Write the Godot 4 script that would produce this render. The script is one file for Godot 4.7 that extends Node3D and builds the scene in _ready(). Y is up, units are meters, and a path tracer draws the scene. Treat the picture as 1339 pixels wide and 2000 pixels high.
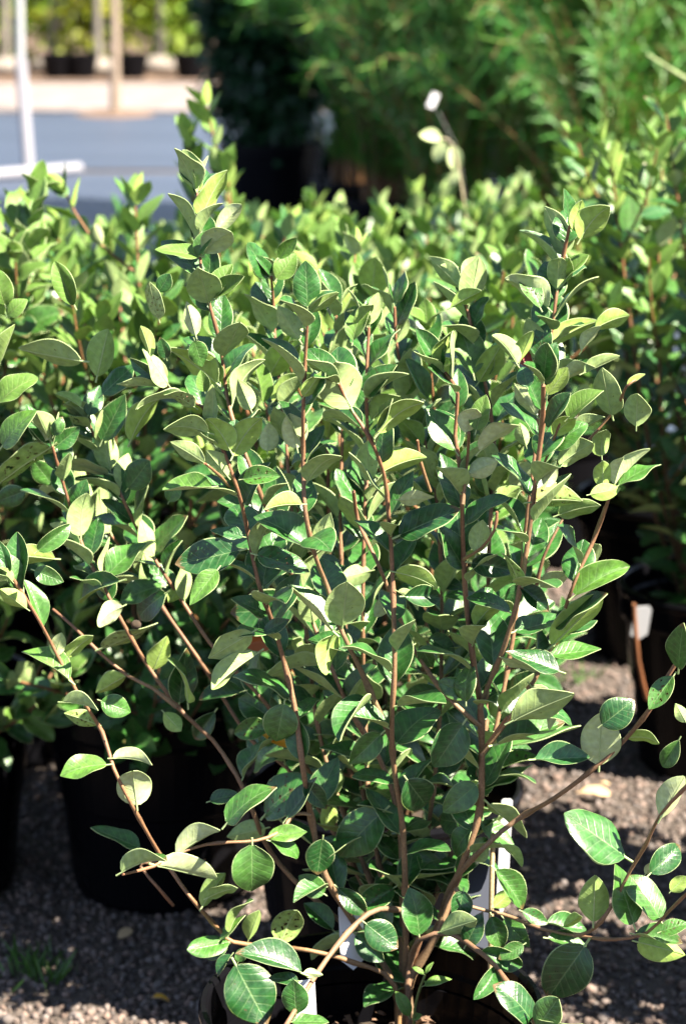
extends Node3D
# Potted cotoneasters set out in rows in a nursery yard, the nearest one in focus.

const EYE := Vector3(0, 1.06, 0)
const PITCH := 0.2443461           # the camera looks 14 degrees down
const FOCAL := 4705.0              # in pixels of the photograph, 1339 x 2000
const U := 1
const L := -1
const Y := 2                       # a young yellow-green leaf, outside towards the eye
const D := 3                       # a dark old leaf, upper face

var rng := RandomNumberGenerator.new()
var M := {}
var uppers: Array = []
var lowers: Array = []
var eaten_leaf: Array = []           # upper and under face of leaves with insect holes
var leaf_fine: Array = []
var leaf_far: Array = []
var runs: Array = []               # the front shrub's stems: {px, d, pts}
var taken := {}
var corner := Vector2.ZERO
var front: Node3D
var n_front := 0

# ------------------------------------------------------------------ helpers
func lin(r: float, g: float, b: float, a := 1.0) -> Color:
	var c := Color(r, g, b).linear_to_srgb()
	c.a = a
	return c

func at(px: float, py: float, d: float) -> Vector3:
	var v := Vector3((px - 669.5) / FOCAL, -(py - 1000.0) / FOCAL, -1.0).rotated(Vector3.RIGHT, -PITCH)
	return EYE + v * (d / -v.z)

func on_ground(px: float, py: float, h := 0.0) -> Vector3:
	var v := Vector3((px - 669.5) / FOCAL, -(py - 1000.0) / FOCAL, -1.0).rotated(Vector3.RIGHT, -PITCH)
	return EYE + v * ((h - EYE.y) / v.y)

func seen_at(p: Vector3) -> Vector2:
	var v := (p - EYE).rotated(Vector3.RIGHT, PITCH)
	return Vector2(669.5 + FOCAL * v.x / -v.z, 1000.0 - FOCAL * v.y / -v.z)

func numbered(called: String) -> String:
	taken[called] = taken.get(called, -1) + 1
	return called if taken[called] == 0 else "%s_%03d" % [called, taken[called]]

func tag(o: Node, label: String, category := "", group := "", kind := "") -> Node:
	if label: o.set_meta("label", label)
	if category: o.set_meta("category", category)
	if group: o.set_meta("group", group)
	if kind: o.set_meta("kind", kind)
	return o

func thing(called: String, where: Vector3, label: String, category: String, group := "") -> Node3D:
	var o := Node3D.new()
	o.name = numbered(called)
	o.position = where
	add_child(o)
	tag(o, label, category, group)
	return o

func put(called: String, mesh: Mesh, m: Material, parent: Node = null) -> MeshInstance3D:
	var o := MeshInstance3D.new()
	o.name = called if parent else numbered(called)
	o.mesh = mesh
	if m: o.material_override = m
	(parent if parent else self).add_child(o, true)
	return o

func structure(called: String, mesh: Mesh, m: Material, label: String) -> MeshInstance3D:
	var o := put(called, mesh, m)
	tag(o, label, "", "", "structure")
	return o

func scatter(called: String, mesh: Mesh, m: Material, where: Array, parent: Node = null, tints: Array = []) -> MultiMeshInstance3D:
	var mm := MultiMesh.new()
	mm.transform_format = MultiMesh.TRANSFORM_3D
	mm.use_colors = tints.size() > 0
	mm.mesh = mesh
	mm.instance_count = where.size()
	for i in where.size():
		mm.set_instance_transform(i, where[i])
		if tints.size() > 0: mm.set_instance_color(i, tints[i])
	var o := MultiMeshInstance3D.new()
	o.name = called if parent else numbered(called)
	o.multimesh = mm
	if m: o.material_override = m
	o.set_meta("kind", "stuff")
	(parent if parent else self).add_child(o, true)
	return o

func sheet(x0: float, x1: float, z0: float, z1: float, y: float) -> ArrayMesh:
	var st := SurfaceTool.new()
	st.begin(Mesh.PRIMITIVE_TRIANGLES)
	st.set_normal(Vector3.UP)
	for p in [Vector3(x0, y, z0), Vector3(x1, y, z0), Vector3(x1, y, z1), Vector3(x0, y, z0), Vector3(x1, y, z1), Vector3(x0, y, z1)]:
		st.set_uv(Vector2(p.x, p.z))
		st.add_vertex(p)
	return st.commit()

func smooth_line(raw: Array, step: float) -> PackedVector3Array:
	# Catmull-Rom through the points (z may carry any third value)
	var out := PackedVector3Array()
	for i in raw.size() - 1:
		var a: Vector3 = raw[max(i - 1, 0)]
		var b: Vector3 = raw[i]
		var c: Vector3 = raw[i + 1]
		var e: Vector3 = raw[min(i + 2, raw.size() - 1)]
		var n := maxi(2, int(b.distance_to(c) / step))
		for k in n:
			out.append(b.cubic_interpolate(c, a, e, float(k) / n))
	out.append(raw[raw.size() - 1])
	return out

func tube(st: SurfaceTool, pts: PackedVector3Array, r0: float, r1: float, c0: Color, c1: Color, sides := 7, knots := 0.0) -> void:
	# colours are linear vertex colours that run from the old wood to the young tip
	var n := pts.size()
	var side := Vector3.RIGHT
	var rings: Array = []
	var normals: Array = []
	var cols: Array = []
	for i in n:
		var t := float(i) / (n - 1)
		var dir := (pts[min(i + 1, n - 1)] - pts[max(i - 1, 0)]).normalized()
		side = (side - dir * side.dot(dir)).normalized()
		if side.length() < 0.5: side = dir.cross(Vector3.UP).normalized()
		var up := dir.cross(side)
		var r := lerpf(r0, r1, t)
		if knots > 0.0: r *= 1.0 + knots * pow(maxf(0.0, sin(i * 1.13 + pts[0].x * 90.0)), 6.0) + rng.randf_range(-0.08, 0.08)
		var tone := 1.0 + rng.randf_range(-0.22, 0.22)
		var ring: Array = []
		var nn: Array = []
		for k in sides + 1:
			var a := TAU * (k % sides) / sides
			var o := side * cos(a) + up * sin(a)
			ring.append(pts[i] + o * r)
			nn.append(o)
		rings.append(ring)
		normals.append(nn)
		var c := c0.lerp(c1, t)
		cols.append(Color(c.r * tone, c.g * tone, c.b * tone))
	for i in n - 1:
		for k in sides:
			for q in [[i, k], [i + 1, k], [i + 1, k + 1], [i, k], [i + 1, k + 1], [i, k + 1]]:
				st.set_color(cols[q[0]])
				st.set_normal(normals[q[0]][q[1]])
				st.add_vertex(rings[q[0]][q[1]])
	var tip := pts[n - 1] + (pts[n - 1] - pts[n - 2]).normalized() * r1
	for k in sides:
		for q in [rings[n - 1][k], tip, rings[n - 1][k + 1]]:
			st.set_color(cols[n - 1])
			st.set_normal((q - pts[n - 2]).normalized())
			st.add_vertex(q)

func tube_mesh(pts: PackedVector3Array, r0: float, r1: float, c0: Color, c1: Color, sides := 7, knots := 0.0) -> ArrayMesh:
	var st := SurfaceTool.new()
	st.begin(Mesh.PRIMITIVE_TRIANGLES)
	tube(st, pts, r0, r1, c0, c1, sides, knots)
	return st.commit()

func lathe(profile: Array, sides := 48) -> ArrayMesh:
	var st := SurfaceTool.new()
	st.begin(Mesh.PRIMITIVE_TRIANGLES)
	st.set_smooth_group(-1)
	for i in profile.size() - 1:
		var a: Vector2 = profile[i]
		var b: Vector2 = profile[i + 1]
		for k in sides:
			var t0 := TAU * k / sides
			var t1 := TAU * (k + 1) / sides
			var p := [Vector3(a.x * cos(t0), a.y, a.x * sin(t0)), Vector3(b.x * cos(t0), b.y, b.x * sin(t0)), Vector3(b.x * cos(t1), b.y, b.x * sin(t1)), Vector3(a.x * cos(t1), a.y, a.x * sin(t1))]
			for q in [0, 1, 2, 0, 2, 3]: st.add_vertex(p[q])
	st.generate_normals()
	return st.commit()

func noise_tex(freq: float, low: Color, high: Color, seed_: int, size := 256) -> NoiseTexture2D:
	var n := FastNoiseLite.new()
	n.seed = seed_
	n.frequency = freq
	n.fractal_octaves = 5
	n.fractal_gain = 0.6
	var g := Gradient.new()
	g.set_color(0, low)
	g.set_color(1, high)
	var t := NoiseTexture2D.new()
	t.width = size
	t.height = size
	t.seamless = true
	t.noise = n
	t.color_ramp = g
	return t

# ------------------------------------------------------------------ leaves
func vein_at(u: float, v: float) -> Vector2:
	# (nearness to the midrib, nearness to a lateral vein), each 0 to 1
	var a := absf(u - 0.5) * 2.0
	var mid := clampf(1.0 - a / 0.055, 0.0, 1.0)
	var t := (v - 0.20 * pow(a, 0.8) + (0.035 if u > 0.5 else 0.0)) / 0.125
	var near := absf(t - roundf(t))
	return Vector2(mid, clampf(1.0 - near / 0.13, 0.0, 1.0) * (1.0 - 0.5 * a))

func leaf_picture(base: Color, rib: Color, seed_: int, blotch: float, tone: float, eaten := 0) -> ImageTexture:
	# colour of the blade: mottling, pale veins, and (where blotch > 0) brown spots of leaf disease
	var n := FastNoiseLite.new()
	n.seed = seed_
	n.frequency = 0.03
	n.fractal_octaves = 4
	var spot := FastNoiseLite.new()
	spot.seed = seed_ + 5
	spot.frequency = 0.045
	var bite := FastNoiseLite.new()
	bite.seed = eaten
	bite.frequency = 0.035
	var im := Image.create(96, 160, false, Image.FORMAT_RGBA8)
	for y in 160:
		for x in 96:
			var u := (x + 0.5) / 96.0
			var v := (y + 0.5) / 160.0
			var ve := vein_at(u, v)
			var k := 1.0 + tone * n.get_noise_2d(x, y) * 2.0
			var c := Color(base.r * k, base.g * k, base.b * k * (1.0 + 0.2 * n.get_noise_2d(y * 2.0, x)))
			c = c.lerp(rib, 0.55 * ve.x + 0.24 * ve.y)
			var s := spot.get_noise_2d(x, y)
			if blotch > 0.0 and s > 0.62 - blotch * 0.3:
				c = c.lerp(Color(0.09, 0.045, 0.02), clampf((s - 0.62 + blotch * 0.3) * 9.0, 0.0, 0.85))
			if blotch > 0.3 and v > 0.9 + 0.1 * n.get_noise_2d(x * 3.0, 7.0): c = c.lerp(Color(0.16, 0.09, 0.04), 0.8)
			var px := Color(clampf(c.r, 0, 1), clampf(c.g, 0, 1), clampf(c.b, 0, 1)).linear_to_srgb()
			if eaten:
				var e := bite.get_noise_2d(x, y)
				if e > 0.40 and ve.x <= 0.0: px.a = 0.0
				elif e > 0.30: px = px.lerp(Color(0.30, 0.20, 0.10), 0.75)
			im.set_pixel(x, y, px)
	return ImageTexture.create_from_image(im)

func vein_relief() -> ImageTexture:
	var n := FastNoiseLite.new()
	n.seed = 8
	n.frequency = 0.09
	var im := Image.create(96, 160, false, Image.FORMAT_L8)
	for y in 160:
		for x in 96:
			var ve := vein_at((x + 0.5) / 96.0, (y + 0.5) / 160.0)
			var h := 0.72 - 0.5 * ve.x - 0.32 * ve.y + 0.14 * n.get_noise_2d(x, y)
			im.set_pixel(x, y, Color(h, h, h))
	return ImageTexture.create_from_image(im)

func leaf_materials() -> void:
	var relief := vein_relief()
	var rib := Color(0.22, 0.33, 0.14)
	var skin := noise_tex(0.03, Color(0.55, 0.55, 0.55), Color(1, 1, 1), 52)
	var tones := [Color(0.030, 0.118, 0.020), Color(0.052, 0.160, 0.022), Color(0.016, 0.076, 0.016), Color(0.078, 0.190, 0.022), Color(0.032, 0.122, 0.032), Color(0.042, 0.132, 0.018), Color(0.060, 0.158, 0.032)]
	for i in tones.size():
		var m := StandardMaterial3D.new()
		m.albedo_texture = leaf_picture(tones[i], rib, 20 + i, [0.05, 0.0, 0.35, 0.0, 0.18, 0.55, 0.0][i], 0.30)
		m.roughness = [0.50, 0.56, 0.44, 0.60, 0.52, 0.58, 0.48][i]
		m.metallic_specular = 0.62
		m.roughness_texture = skin
		m.heightmap_enabled = true
		m.heightmap_texture = relief
		m.heightmap_scale = 0.045
		m.backlight_enabled = true
		m.backlight = Color(0.75, 0.75, 0.5)
		uppers.append(m)
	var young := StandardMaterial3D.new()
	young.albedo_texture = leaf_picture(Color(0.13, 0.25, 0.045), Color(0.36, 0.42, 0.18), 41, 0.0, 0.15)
	young.roughness = 0.5
	young.heightmap_enabled = true
	young.heightmap_texture = relief
	young.heightmap_scale = 0.05
	young.backlight_enabled = true
	young.backlight = Color(0.9, 0.9, 0.5)
	M.young = young
	var under := [Color(0.285, 0.395, 0.150), Color(0.240, 0.365, 0.100), Color(0.400, 0.475, 0.240), Color(0.285, 0.425, 0.095)]
	for i in under.size():
		var m := StandardMaterial3D.new()
		m.albedo_texture = leaf_picture(under[i], Color(0.40, 0.46, 0.22), 60 + i, 0.10 if i == 0 else 0.0, 0.14)
		m.roughness = 0.82
		m.metallic_specular = 0.35
		m.heightmap_enabled = true
		m.heightmap_flip_texture = true
		m.heightmap_texture = relief
		m.heightmap_scale = 0.03
		m.backlight_enabled = true
		m.backlight = Color(0.45, 0.45, 0.3)
		lowers.append(m)
	for k in 2:
		for face in 2:
			var src: StandardMaterial3D = (uppers if face == 0 else lowers)[k]
			var m: StandardMaterial3D = src.duplicate()
			m.albedo_texture = leaf_picture(tones[k] if face == 0 else under[k], rib if face == 0 else Color(0.40, 0.46, 0.22), 90 + k, 0.1, 0.25, 300 + k * 7)
			m.transparency = BaseMaterial3D.TRANSPARENCY_ALPHA_SCISSOR
			m.alpha_scissor_threshold = 0.5
			eaten_leaf.append(m)
	var edge := StandardMaterial3D.new()
	edge.albedo_color = lin(0.34, 0.42, 0.20)
	edge.roughness = 0.8
	edge.backlight_enabled = true
	edge.backlight = Color(0.5, 0.6, 0.3)
	M.edge = edge
	var dry := StandardMaterial3D.new()
	dry.albedo_color = lin(0.42, 0.30, 0.17)
	dry.roughness = 0.8
	M.dry = dry
	var rust := StandardMaterial3D.new()
	rust.albedo_color = lin(0.34, 0.10, 0.025)
	rust.roughness = 0.5
	rust.backlight_enabled = true
	rust.backlight = Color(0.5, 0.16, 0.03)
	M.rust = rust
	var red := StandardMaterial3D.new()
	red.albedo_color = lin(0.20, 0.018, 0.014)
	red.roughness = 0.5
	M.red = red
	var yellow := StandardMaterial3D.new()
	yellow.albedo_color = lin(0.55, 0.36, 0.03)
	yellow.roughness = 0.5
	yellow.backlight_enabled = true
	yellow.backlight = Color(0.9, 0.6, 0.06)
	M.yellow = yellow

func leaf_outline(s: float, p: Dictionary) -> float:
	var top: float = p.low / (p.low + p.high)
	return pow(s, p.low) * pow(1.0 - s, p.high) / (pow(top, p.low) * pow(1.0 - top, p.high))

func leaf_point(s: float, u: float, p: Dictionary, off: float) -> Vector3:
	# p: fold, curl, twist, wave, width, phase. y runs along the midrib, z out of the upper face.
	var steps := 12
	var c := Vector2.ZERO
	for i in steps:
		var th: float = p.curl * pow(s * (i + 0.5) / steps, 1.4)
		c += Vector2(cos(th), sin(th)) * s / steps
	var th2: float = p.curl * pow(s, 1.4)
	var nrm := Vector3(0, -sin(th2), cos(th2))
	var half: float = p.width * 0.5 * leaf_outline(clampf(s, 0.0, 1.0), p)
	var fold: float = p.fold * (1.0 - 0.35 * s)
	var x := u * half * cos(fold)
	var z: float = pow(absf(u), 1.25) * half * sin(fold) + p.wave * half * sin(s * 8.0 + p.phase + u * 1.5) * u * u - p.lip * half * pow(absf(u), 4.0)
	var tw: float = p.twist * s
	var across := Vector3.RIGHT * cos(tw) + nrm * sin(tw)
	var out := nrm * cos(tw) - Vector3.RIGHT * sin(tw)
	return Vector3(0, 0.10 + 0.90 * c.x, 0.90 * c.y) + across * x + out * (z + off)

func leaf_mesh(p: Dictionary, nl: int, nu: int, rimmed: bool) -> ArrayMesh:
	var mesh: ArrayMesh = null
	for face in 2:
		var st := SurfaceTool.new()
		st.begin(Mesh.PRIMITIVE_TRIANGLES)
		st.set_smooth_group(0)
		var off := 0.0045 if face == 0 else -0.0045
		for i in nl:
			for k in nu:
				var q: Array = []
				for e in [[i, k], [i + 1, k], [i + 1, k + 1], [i, k + 1]]:
					var s: float = clampf(float(e[0]) / nl, 0.012, 0.992)
					var u: float = float(e[1]) / nu * 2.0 - 1.0
					q.append([leaf_point(s, u, p, off), Vector2(u * 0.5 + 0.5, s)])
				for n in ([0, 1, 2, 0, 2, 3] if face == 0 else [0, 2, 1, 0, 3, 2]):
					st.set_uv(q[n][1])
					st.add_vertex(q[n][0])
		st.index()
		st.generate_normals()
		mesh = st.commit(mesh)
	if rimmed:
		var st := SurfaceTool.new()
		st.begin(Mesh.PRIMITIVE_TRIANGLES)
		st.set_smooth_group(0)
		var quad := func(a: Vector3, b: Vector3, c: Vector3, e: Vector3) -> void:
			for v in [a, b, c, a, c, e]: st.add_vertex(v)
		for side in [-1.0, 1.0]:
			for i in nl:      # the hairy pale margin, a thin lip round the blade
				var s0 := clampf(float(i) / nl, 0.012, 0.992)
				var s1 := clampf(float(i + 1) / nl, 0.012, 0.992)
				var inn := 1.0 - 0.03
				quad.call(leaf_point(s0, side * inn, p, 0.0062), leaf_point(s1, side * inn, p, 0.0062), leaf_point(s1, side * 1.022, p, 0.001), leaf_point(s0, side * 1.022, p, 0.001))
				quad.call(leaf_point(s0, side * 1.022, p, 0.001), leaf_point(s1, side * 1.022, p, 0.001), leaf_point(s1, side * inn, p, -0.0062), leaf_point(s0, side * inn, p, -0.0062))
		for i in nl:          # the midrib, proud of the under face
			var s0 := clampf(float(i) / nl, 0.0, 0.96)
			var s1 := clampf(float(i + 1) / nl, 0.0, 0.96)
			var w0 := 0.025 * (1.1 - s0)
			var w1 := 0.025 * (1.1 - s1)
			quad.call(leaf_point(s0, -w0 - 0.02, p, -0.005), leaf_point(s1, -w1 - 0.02, p, -0.005), leaf_point(s1, 0, p, -0.016), leaf_point(s0, 0, p, -0.016))
			quad.call(leaf_point(s0, 0, p, -0.016), leaf_point(s1, 0, p, -0.016), leaf_point(s1, w1 + 0.02, p, -0.005), leaf_point(s0, w0 + 0.02, p, -0.005))
		for k in 5:           # the stalk
			var a0 := TAU * k / 5
			var a1 := TAU * (k + 1) / 5
			var r := 0.016
			quad.call(Vector3(r * cos(a0), -0.01, r * sin(a0)), Vector3(r * cos(a0), 0.125, r * 0.8 * sin(a0) - 0.004), Vector3(r * cos(a1), 0.125, r * 0.8 * sin(a1) - 0.004), Vector3(r * cos(a1), -0.01, r * sin(a1)))
		st.index()
		st.generate_normals()
		mesh = st.commit(mesh)
		mesh.surface_set_material(2, M.edge)
	mesh.surface_set_material(0, uppers[0])
	mesh.surface_set_material(1, lowers[0])
	return mesh

func leaf_shapes() -> void:
	for i in 22:
		var p := {"fold": [0.18, 0.34, 0.5, 0.7, 0.28, 0.9, 0.42][i % 7], "curl": rng.randf_range(-1.0, 0.5), "twist": rng.randf_range(-0.5, 0.5), "wave": rng.randf_range(0.03, 0.24), "width": rng.randf_range(0.48, 0.62), "phase": rng.randf_range(0, TAU), "lip": rng.randf_range(-0.12, 0.24), "low": rng.randf_range(0.52, 0.80), "high": rng.randf_range(0.74, 1.10)}
		leaf_fine.append(leaf_mesh(p, 12, 8, true))
	for i in 6:
		var p := {"fold": rng.randf_range(0.15, 0.7), "curl": rng.randf_range(-0.7, 0.35), "twist": rng.randf_range(-0.4, 0.4), "wave": 0.05, "width": rng.randf_range(0.48, 0.58), "phase": 0.0, "lip": 0.05, "low": rng.randf_range(0.55, 0.75), "high": rng.randf_range(0.8, 1.05)}
		leaf_far.append(leaf_mesh(p, 6, 4, false))

func add_leaf(parent: Node3D, mesh: Mesh, xf: Transform3D, up: Material, low: Material) -> MeshInstance3D:
	var o := MeshInstance3D.new()
	o.name = "leaf"
	o.mesh = mesh
	o.transform = xf
	o.set_surface_override_material(0, up)
	o.set_surface_override_material(1, low)
	parent.add_child(o, true)
	return o

func leaf_frame(base: Vector3, axis: Vector3, normal: Vector3, size: float, wide := 1.0) -> Transform3D:
	var a := axis.normalized()
	var n := (normal - a * normal.dot(a)).normalized()
	return Transform3D(Basis(a.cross(n) * size * wide, a * size, n * size), base)

# a stem of the front shrub, through points of the photograph, from the root end at depth d0 to the tip at depth d1
func stem(raw: Array, d0: float, d1: float, r0: float, r1: float, old := 0.6) -> void:
	var flat: Array = []
	var total := 0.0
	for i in raw.size():
		if i: total += raw[i].distance_to(raw[i - 1])
		flat.append(Vector3(raw[i].x, raw[i].y, total))
	var world: Array = []
	for q in flat:
		world.append(at(q.x, q.y, lerpf(d0, d1, q.z / total) + 0.012 * sin(q.z * 0.011 + q.x)))
	if raw[0].y > 1880.0 and raw[0].x > 700.0: world.push_front(world[0] + Vector3(0.003, -0.07, 0.004))   # down into the soil
	var pts := smooth_line(world, 0.011)
	var c0 := Color(0.27, 0.205, 0.130).lerp(Color(0.36, 0.215, 0.095), 1.0 - old)
	var o := put("stem", tube_mesh(pts, r0 * 0.66, r1 * 0.80, c0, Color(0.31, 0.150, 0.080), 8, 0.42), M.bark, front)
	var px := PackedVector2Array()
	for q in pts: px.append(seen_at(q))
	runs.append({"px": px, "pts": pts})

# a leaf of the front shrub: stalk end, tip and breadth in the photograph, the face that shows, a roll to either side, and how far the tip leans to (-) or from (+) the eye
func lf(bx: float, by: float, tx: float, ty: float, w: float, face: int, roll := 0.0, lean := 0.0) -> void:
	var b := corner + Vector2(bx, by) * 0.5
	var t := corner + Vector2(tx, ty) * 0.5
	w *= 0.5
	var best := 1e9
	var d := 1.74
	for r in runs:
		var px: PackedVector2Array = r.px
		for i in px.size():
			var m := px[i].distance_squared_to(b)
			if m < best:
				best = m
				d = -r.pts[i].z
	d -= minf(sqrt(best), 60.0) * 0.0006 - 0.004
	var p0 := at(b.x, b.y, d)
	var long := b.distance_to(t)
	var flat := at(t.x, t.y, d).distance_to(p0)
	if lean == 0.0:
		lean = rng.randf_range(-0.45, 0.35) if face != L else rng.randf_range(-0.35, 0.45)
	var p1 := at(t.x, t.y, d + flat * lean)
	var axis := p1 - p0
	var size := axis.length() * 1.13
	p0 -= axis * 0.11
	var to_eye := (EYE - p0).normalized()
	var a := axis.normalized()
	var n := (to_eye - a * to_eye.dot(a)).normalized()
	var full := 0.53 * size / flat * long            # the breadth it would show flat on
	var turn := acos(clampf(w / full, 0.12, 1.0)) * 0.9
	var wide := clampf(w / full, 1.0, 1.18)
	if roll == 0.0: roll = -1.0 if rng.randf() < 0.5 else 1.0
	# the upper face of a leaf is turned up rather than down where either would do
	var one := n.rotated(a, turn)
	var two := n.rotated(a, -turn)
	if absf(one.y - two.y) > 0.15:
		n = one if ((one.y > two.y) == (face == U or face == D)) else two
	else:
		n = n.rotated(a, turn * roll)
	if face == L or face == Y: n = -n
	var mesh: Mesh = leaf_fine[(n_front * 5 + int(absf(bx))) % leaf_fine.size()]
	var up: Material = uppers[rng.randi() % uppers.size()]
	if face == D: up = uppers[2]
	var low: Material = lowers[rng.randi() % lowers.size()]
	if face == Y:
		up = M.young
		low = lowers[3]
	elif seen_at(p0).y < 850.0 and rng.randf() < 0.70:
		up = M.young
	n_front += 1
	if face != Y and n_front % 11 == 0:
		var k := (n_front / 11) % 2 * 2
		up = eaten_leaf[k]
		low = eaten_leaf[k + 1]
	add_leaf(front, mesh, leaf_frame(p0, axis, n, size, wide), up, low)

# leaves set in a spiral up a stem: [frame, upper material, under material]
func leaves_along(pts: PackedVector3Array, from: float, gap: float, size0: float, size1: float, young_from: float, out: Array) -> void:
	var total := 0.0
	for i in pts.size() - 1: total += pts[i].distance_to(pts[i + 1])
	var gone := 0.0
	var next := total * from
	var spin := rng.randf() * TAU
	for i in pts.size() - 1:
		var seg := pts[i].distance_to(pts[i + 1])
		while next <= gone + seg:
			var t := next / total
			var p := pts[i].lerp(pts[i + 1], (next - gone) / maxf(seg, 1e-5))
			var dir := (pts[i + 1] - pts[i]).normalized()
			var side := dir.cross(Vector3(0.3, 0.2, 1)).normalized()
			spin += 2.4 + rng.randf_range(-0.5, 0.5)
			var r := side.rotated(dir, spin)
			var open := lerpf(rng.randf_range(0.8, 1.25), rng.randf_range(0.38, 0.70), t)
			var axis := dir * cos(open) + r * sin(open)
			if t < 0.6: axis += Vector3(0, rng.randf_range(-0.45, 0.25), 0)
			var nrm := (dir + Vector3(0, 0.25, 0) + Vector3(rng.randf_range(-1, 1), rng.randf_range(-1, 1), rng.randf_range(-1, 1)) * 0.24)
			var size := lerpf(size0, size1, t) * rng.randf_range(0.75, 1.15)
			var y := t > young_from and rng.randf() < 0.75
			out.append([leaf_frame(p, axis, nrm, size, rng.randf_range(0.9, 1.15)), M.young if y else uppers[rng.randi() % uppers.size()], lowers[3 if y else rng.randi() % lowers.size()]])
			next += gap * rng.randf_range(0.7, 1.3) * lerpf(1.15, 0.7, t)
		gone += seg
	# two or three young leaves close at the tip
	var end := pts[pts.size() - 1]
	var up := (end - pts[pts.size() - 3]).normalized()
	for k in 3:
		var r := up.cross(Vector3(0.4, 0, 1)).normalized().rotated(up, spin + k * 2.2)
		out.append([leaf_frame(end, up * 0.9 + r * rng.randf_range(0.25, 0.5), -r, size1 * rng.randf_range(0.6, 0.95), 0.9), M.young, lowers[3]])

# the leaves that show largest become parts, the others one part of kind stuff
func leaves_as_parts(o: Node3D, all: Array, shapes: Array, most: int) -> void:
	all.sort_custom(func(a, b): return worth(o, a) > worth(o, b))
	var rest := {}
	for i in all.size():
		var mesh: Mesh = shapes[i % shapes.size()]
		if i < most:
			add_leaf(o, mesh, all[i][0], all[i][1], all[i][2])
		else:
			var key := i % shapes.size()
			if not rest.has(key): rest[key] = []
			rest[key].append(all[i][0])
	for key in rest: scatter("foliage", shapes[key], null, rest[key], o)

func worth(o: Node3D, a: Array) -> float:
	var p: Vector3 = o.position + a[0].origin
	var e := seen_at(p)
	var inside := 1.0 if e.x > -40 and e.x < 1380 and e.y > -40 and e.y < 2040 else 0.0
	return inside * 10.0 + p.y * 1.2 + p.z * 1.0

# a potted shrub of upright stems
func shrub(where: Vector3, tall: float, spread: float, n: int, label: String, group: String, fine := false, parts := 220, tips: Array = []) -> Node3D:
	var o := thing("cotoneaster_shrub", where, label, "shrub", group)
	var all: Array = []
	for i in n + tips.size():
		var a := TAU * i / n + rng.randf_range(-0.4, 0.4)
		var far := spread * sqrt(rng.randf_range(0.04, 1.0))
		var h := tall * rng.randf_range(0.84, 1.04) * (1.0 - 0.25 * far)
		var foot := Vector3(cos(a), 0, sin(a)) * 0.035 + Vector3(0, -0.02, 0)
		var head := Vector3(cos(a) * far, h, sin(a) * far)
		if i >= n: head = tips[i - n]
		var mid := foot.lerp(head, 0.45) + Vector3(cos(a), 0, sin(a)) * rng.randf_range(-0.03, 0.05)
		var pts := smooth_line([foot, mid, head], 0.03)
		put("stem", tube_mesh(pts, 0.0035, 0.0014, Color(0.18, 0.115, 0.06), Color(0.27, 0.12, 0.05), 5), M.bark, o)
		leaves_along(pts, rng.randf_range(0.06, 0.18), 0.015, 0.054, 0.044, 0.68, all)
		for k in 3:
			var t := rng.randf_range(0.2, 0.85)
			var b := pts[int(t * (pts.size() - 1))]
			var g := a + rng.randf_range(-1.6, 1.6)
			var e := b + Vector3(cos(g) * 0.08, rng.randf_range(0.05, 0.16), sin(g) * 0.08)
			e.y = minf(e.y, tall * 1.02)
			var tw := smooth_line([b, b.lerp(e, 0.5) + Vector3(cos(g), 0, sin(g)) * 0.015, e], 0.03)
			put("twig", tube_mesh(tw, 0.0018, 0.0011, Color(0.24, 0.12, 0.05), Color(0.27, 0.13, 0.05), 4), M.bark, o)
			leaves_along(tw, 0.15, 0.016, 0.050, 0.042, 0.60, all)
	leaves_as_parts(o, all, leaf_fine if fine else leaf_far, parts)
	return o

# ------------------------------------------------------------------ pots
func pot_shape() -> Array:
	var wall := [Vector2(0.0, 0.004), Vector2(0.098, 0.004), Vector2(0.101, 0.010), Vector2(0.112, 0.110), Vector2(0.1125, 0.114), Vector2(0.1155, 0.117), Vector2(0.124, 0.196), Vector2(0.124, 0.199), Vector2(0.1205, 0.199), Vector2(0.1195, 0.186), Vector2(0.097, 0.012), Vector2(0.0, 0.010)]
	var rim := [Vector2(0.1245, 0.196), Vector2(0.1295, 0.199), Vector2(0.1310, 0.204), Vector2(0.1315, 0.230), Vector2(0.1335, 0.233), Vector2(0.1340, 0.238), Vector2(0.1320, 0.242), Vector2(0.1285, 0.242), Vector2(0.1265, 0.238), Vector2(0.1255, 0.215), Vector2(0.1235, 0.211), Vector2(0.1225, 0.200)]
	return [lathe(wall), lathe(rim)]

func soil_mesh() -> ArrayMesh:
	var n := FastNoiseLite.new()
	n.seed = 4
	n.frequency = 22.0
	n.fractal_octaves = 4
	var st := SurfaceTool.new()
	st.begin(Mesh.PRIMITIVE_TRIANGLES)
	st.set_smooth_group(0)
	var ring := func(i: int, k: int) -> Vector3:
		var r := 0.1165 * i / 14.0
		var a := TAU * k / 40.0
		var p := Vector3(r * cos(a), 0, r * sin(a))
		p.y = 0.168 + 0.012 * n.get_noise_2d(p.x, p.z)
		return p
	for i in 14:
		for k in 40:
			var p := [ring.call(i, k), ring.call(i + 1, k), ring.call(i + 1, k + 1), ring.call(i, k + 1)]
			for q in [0, 1, 2, 0, 2, 3]: st.add_vertex(p[q])
	st.index()
	st.generate_normals()
	return st.commit()

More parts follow.
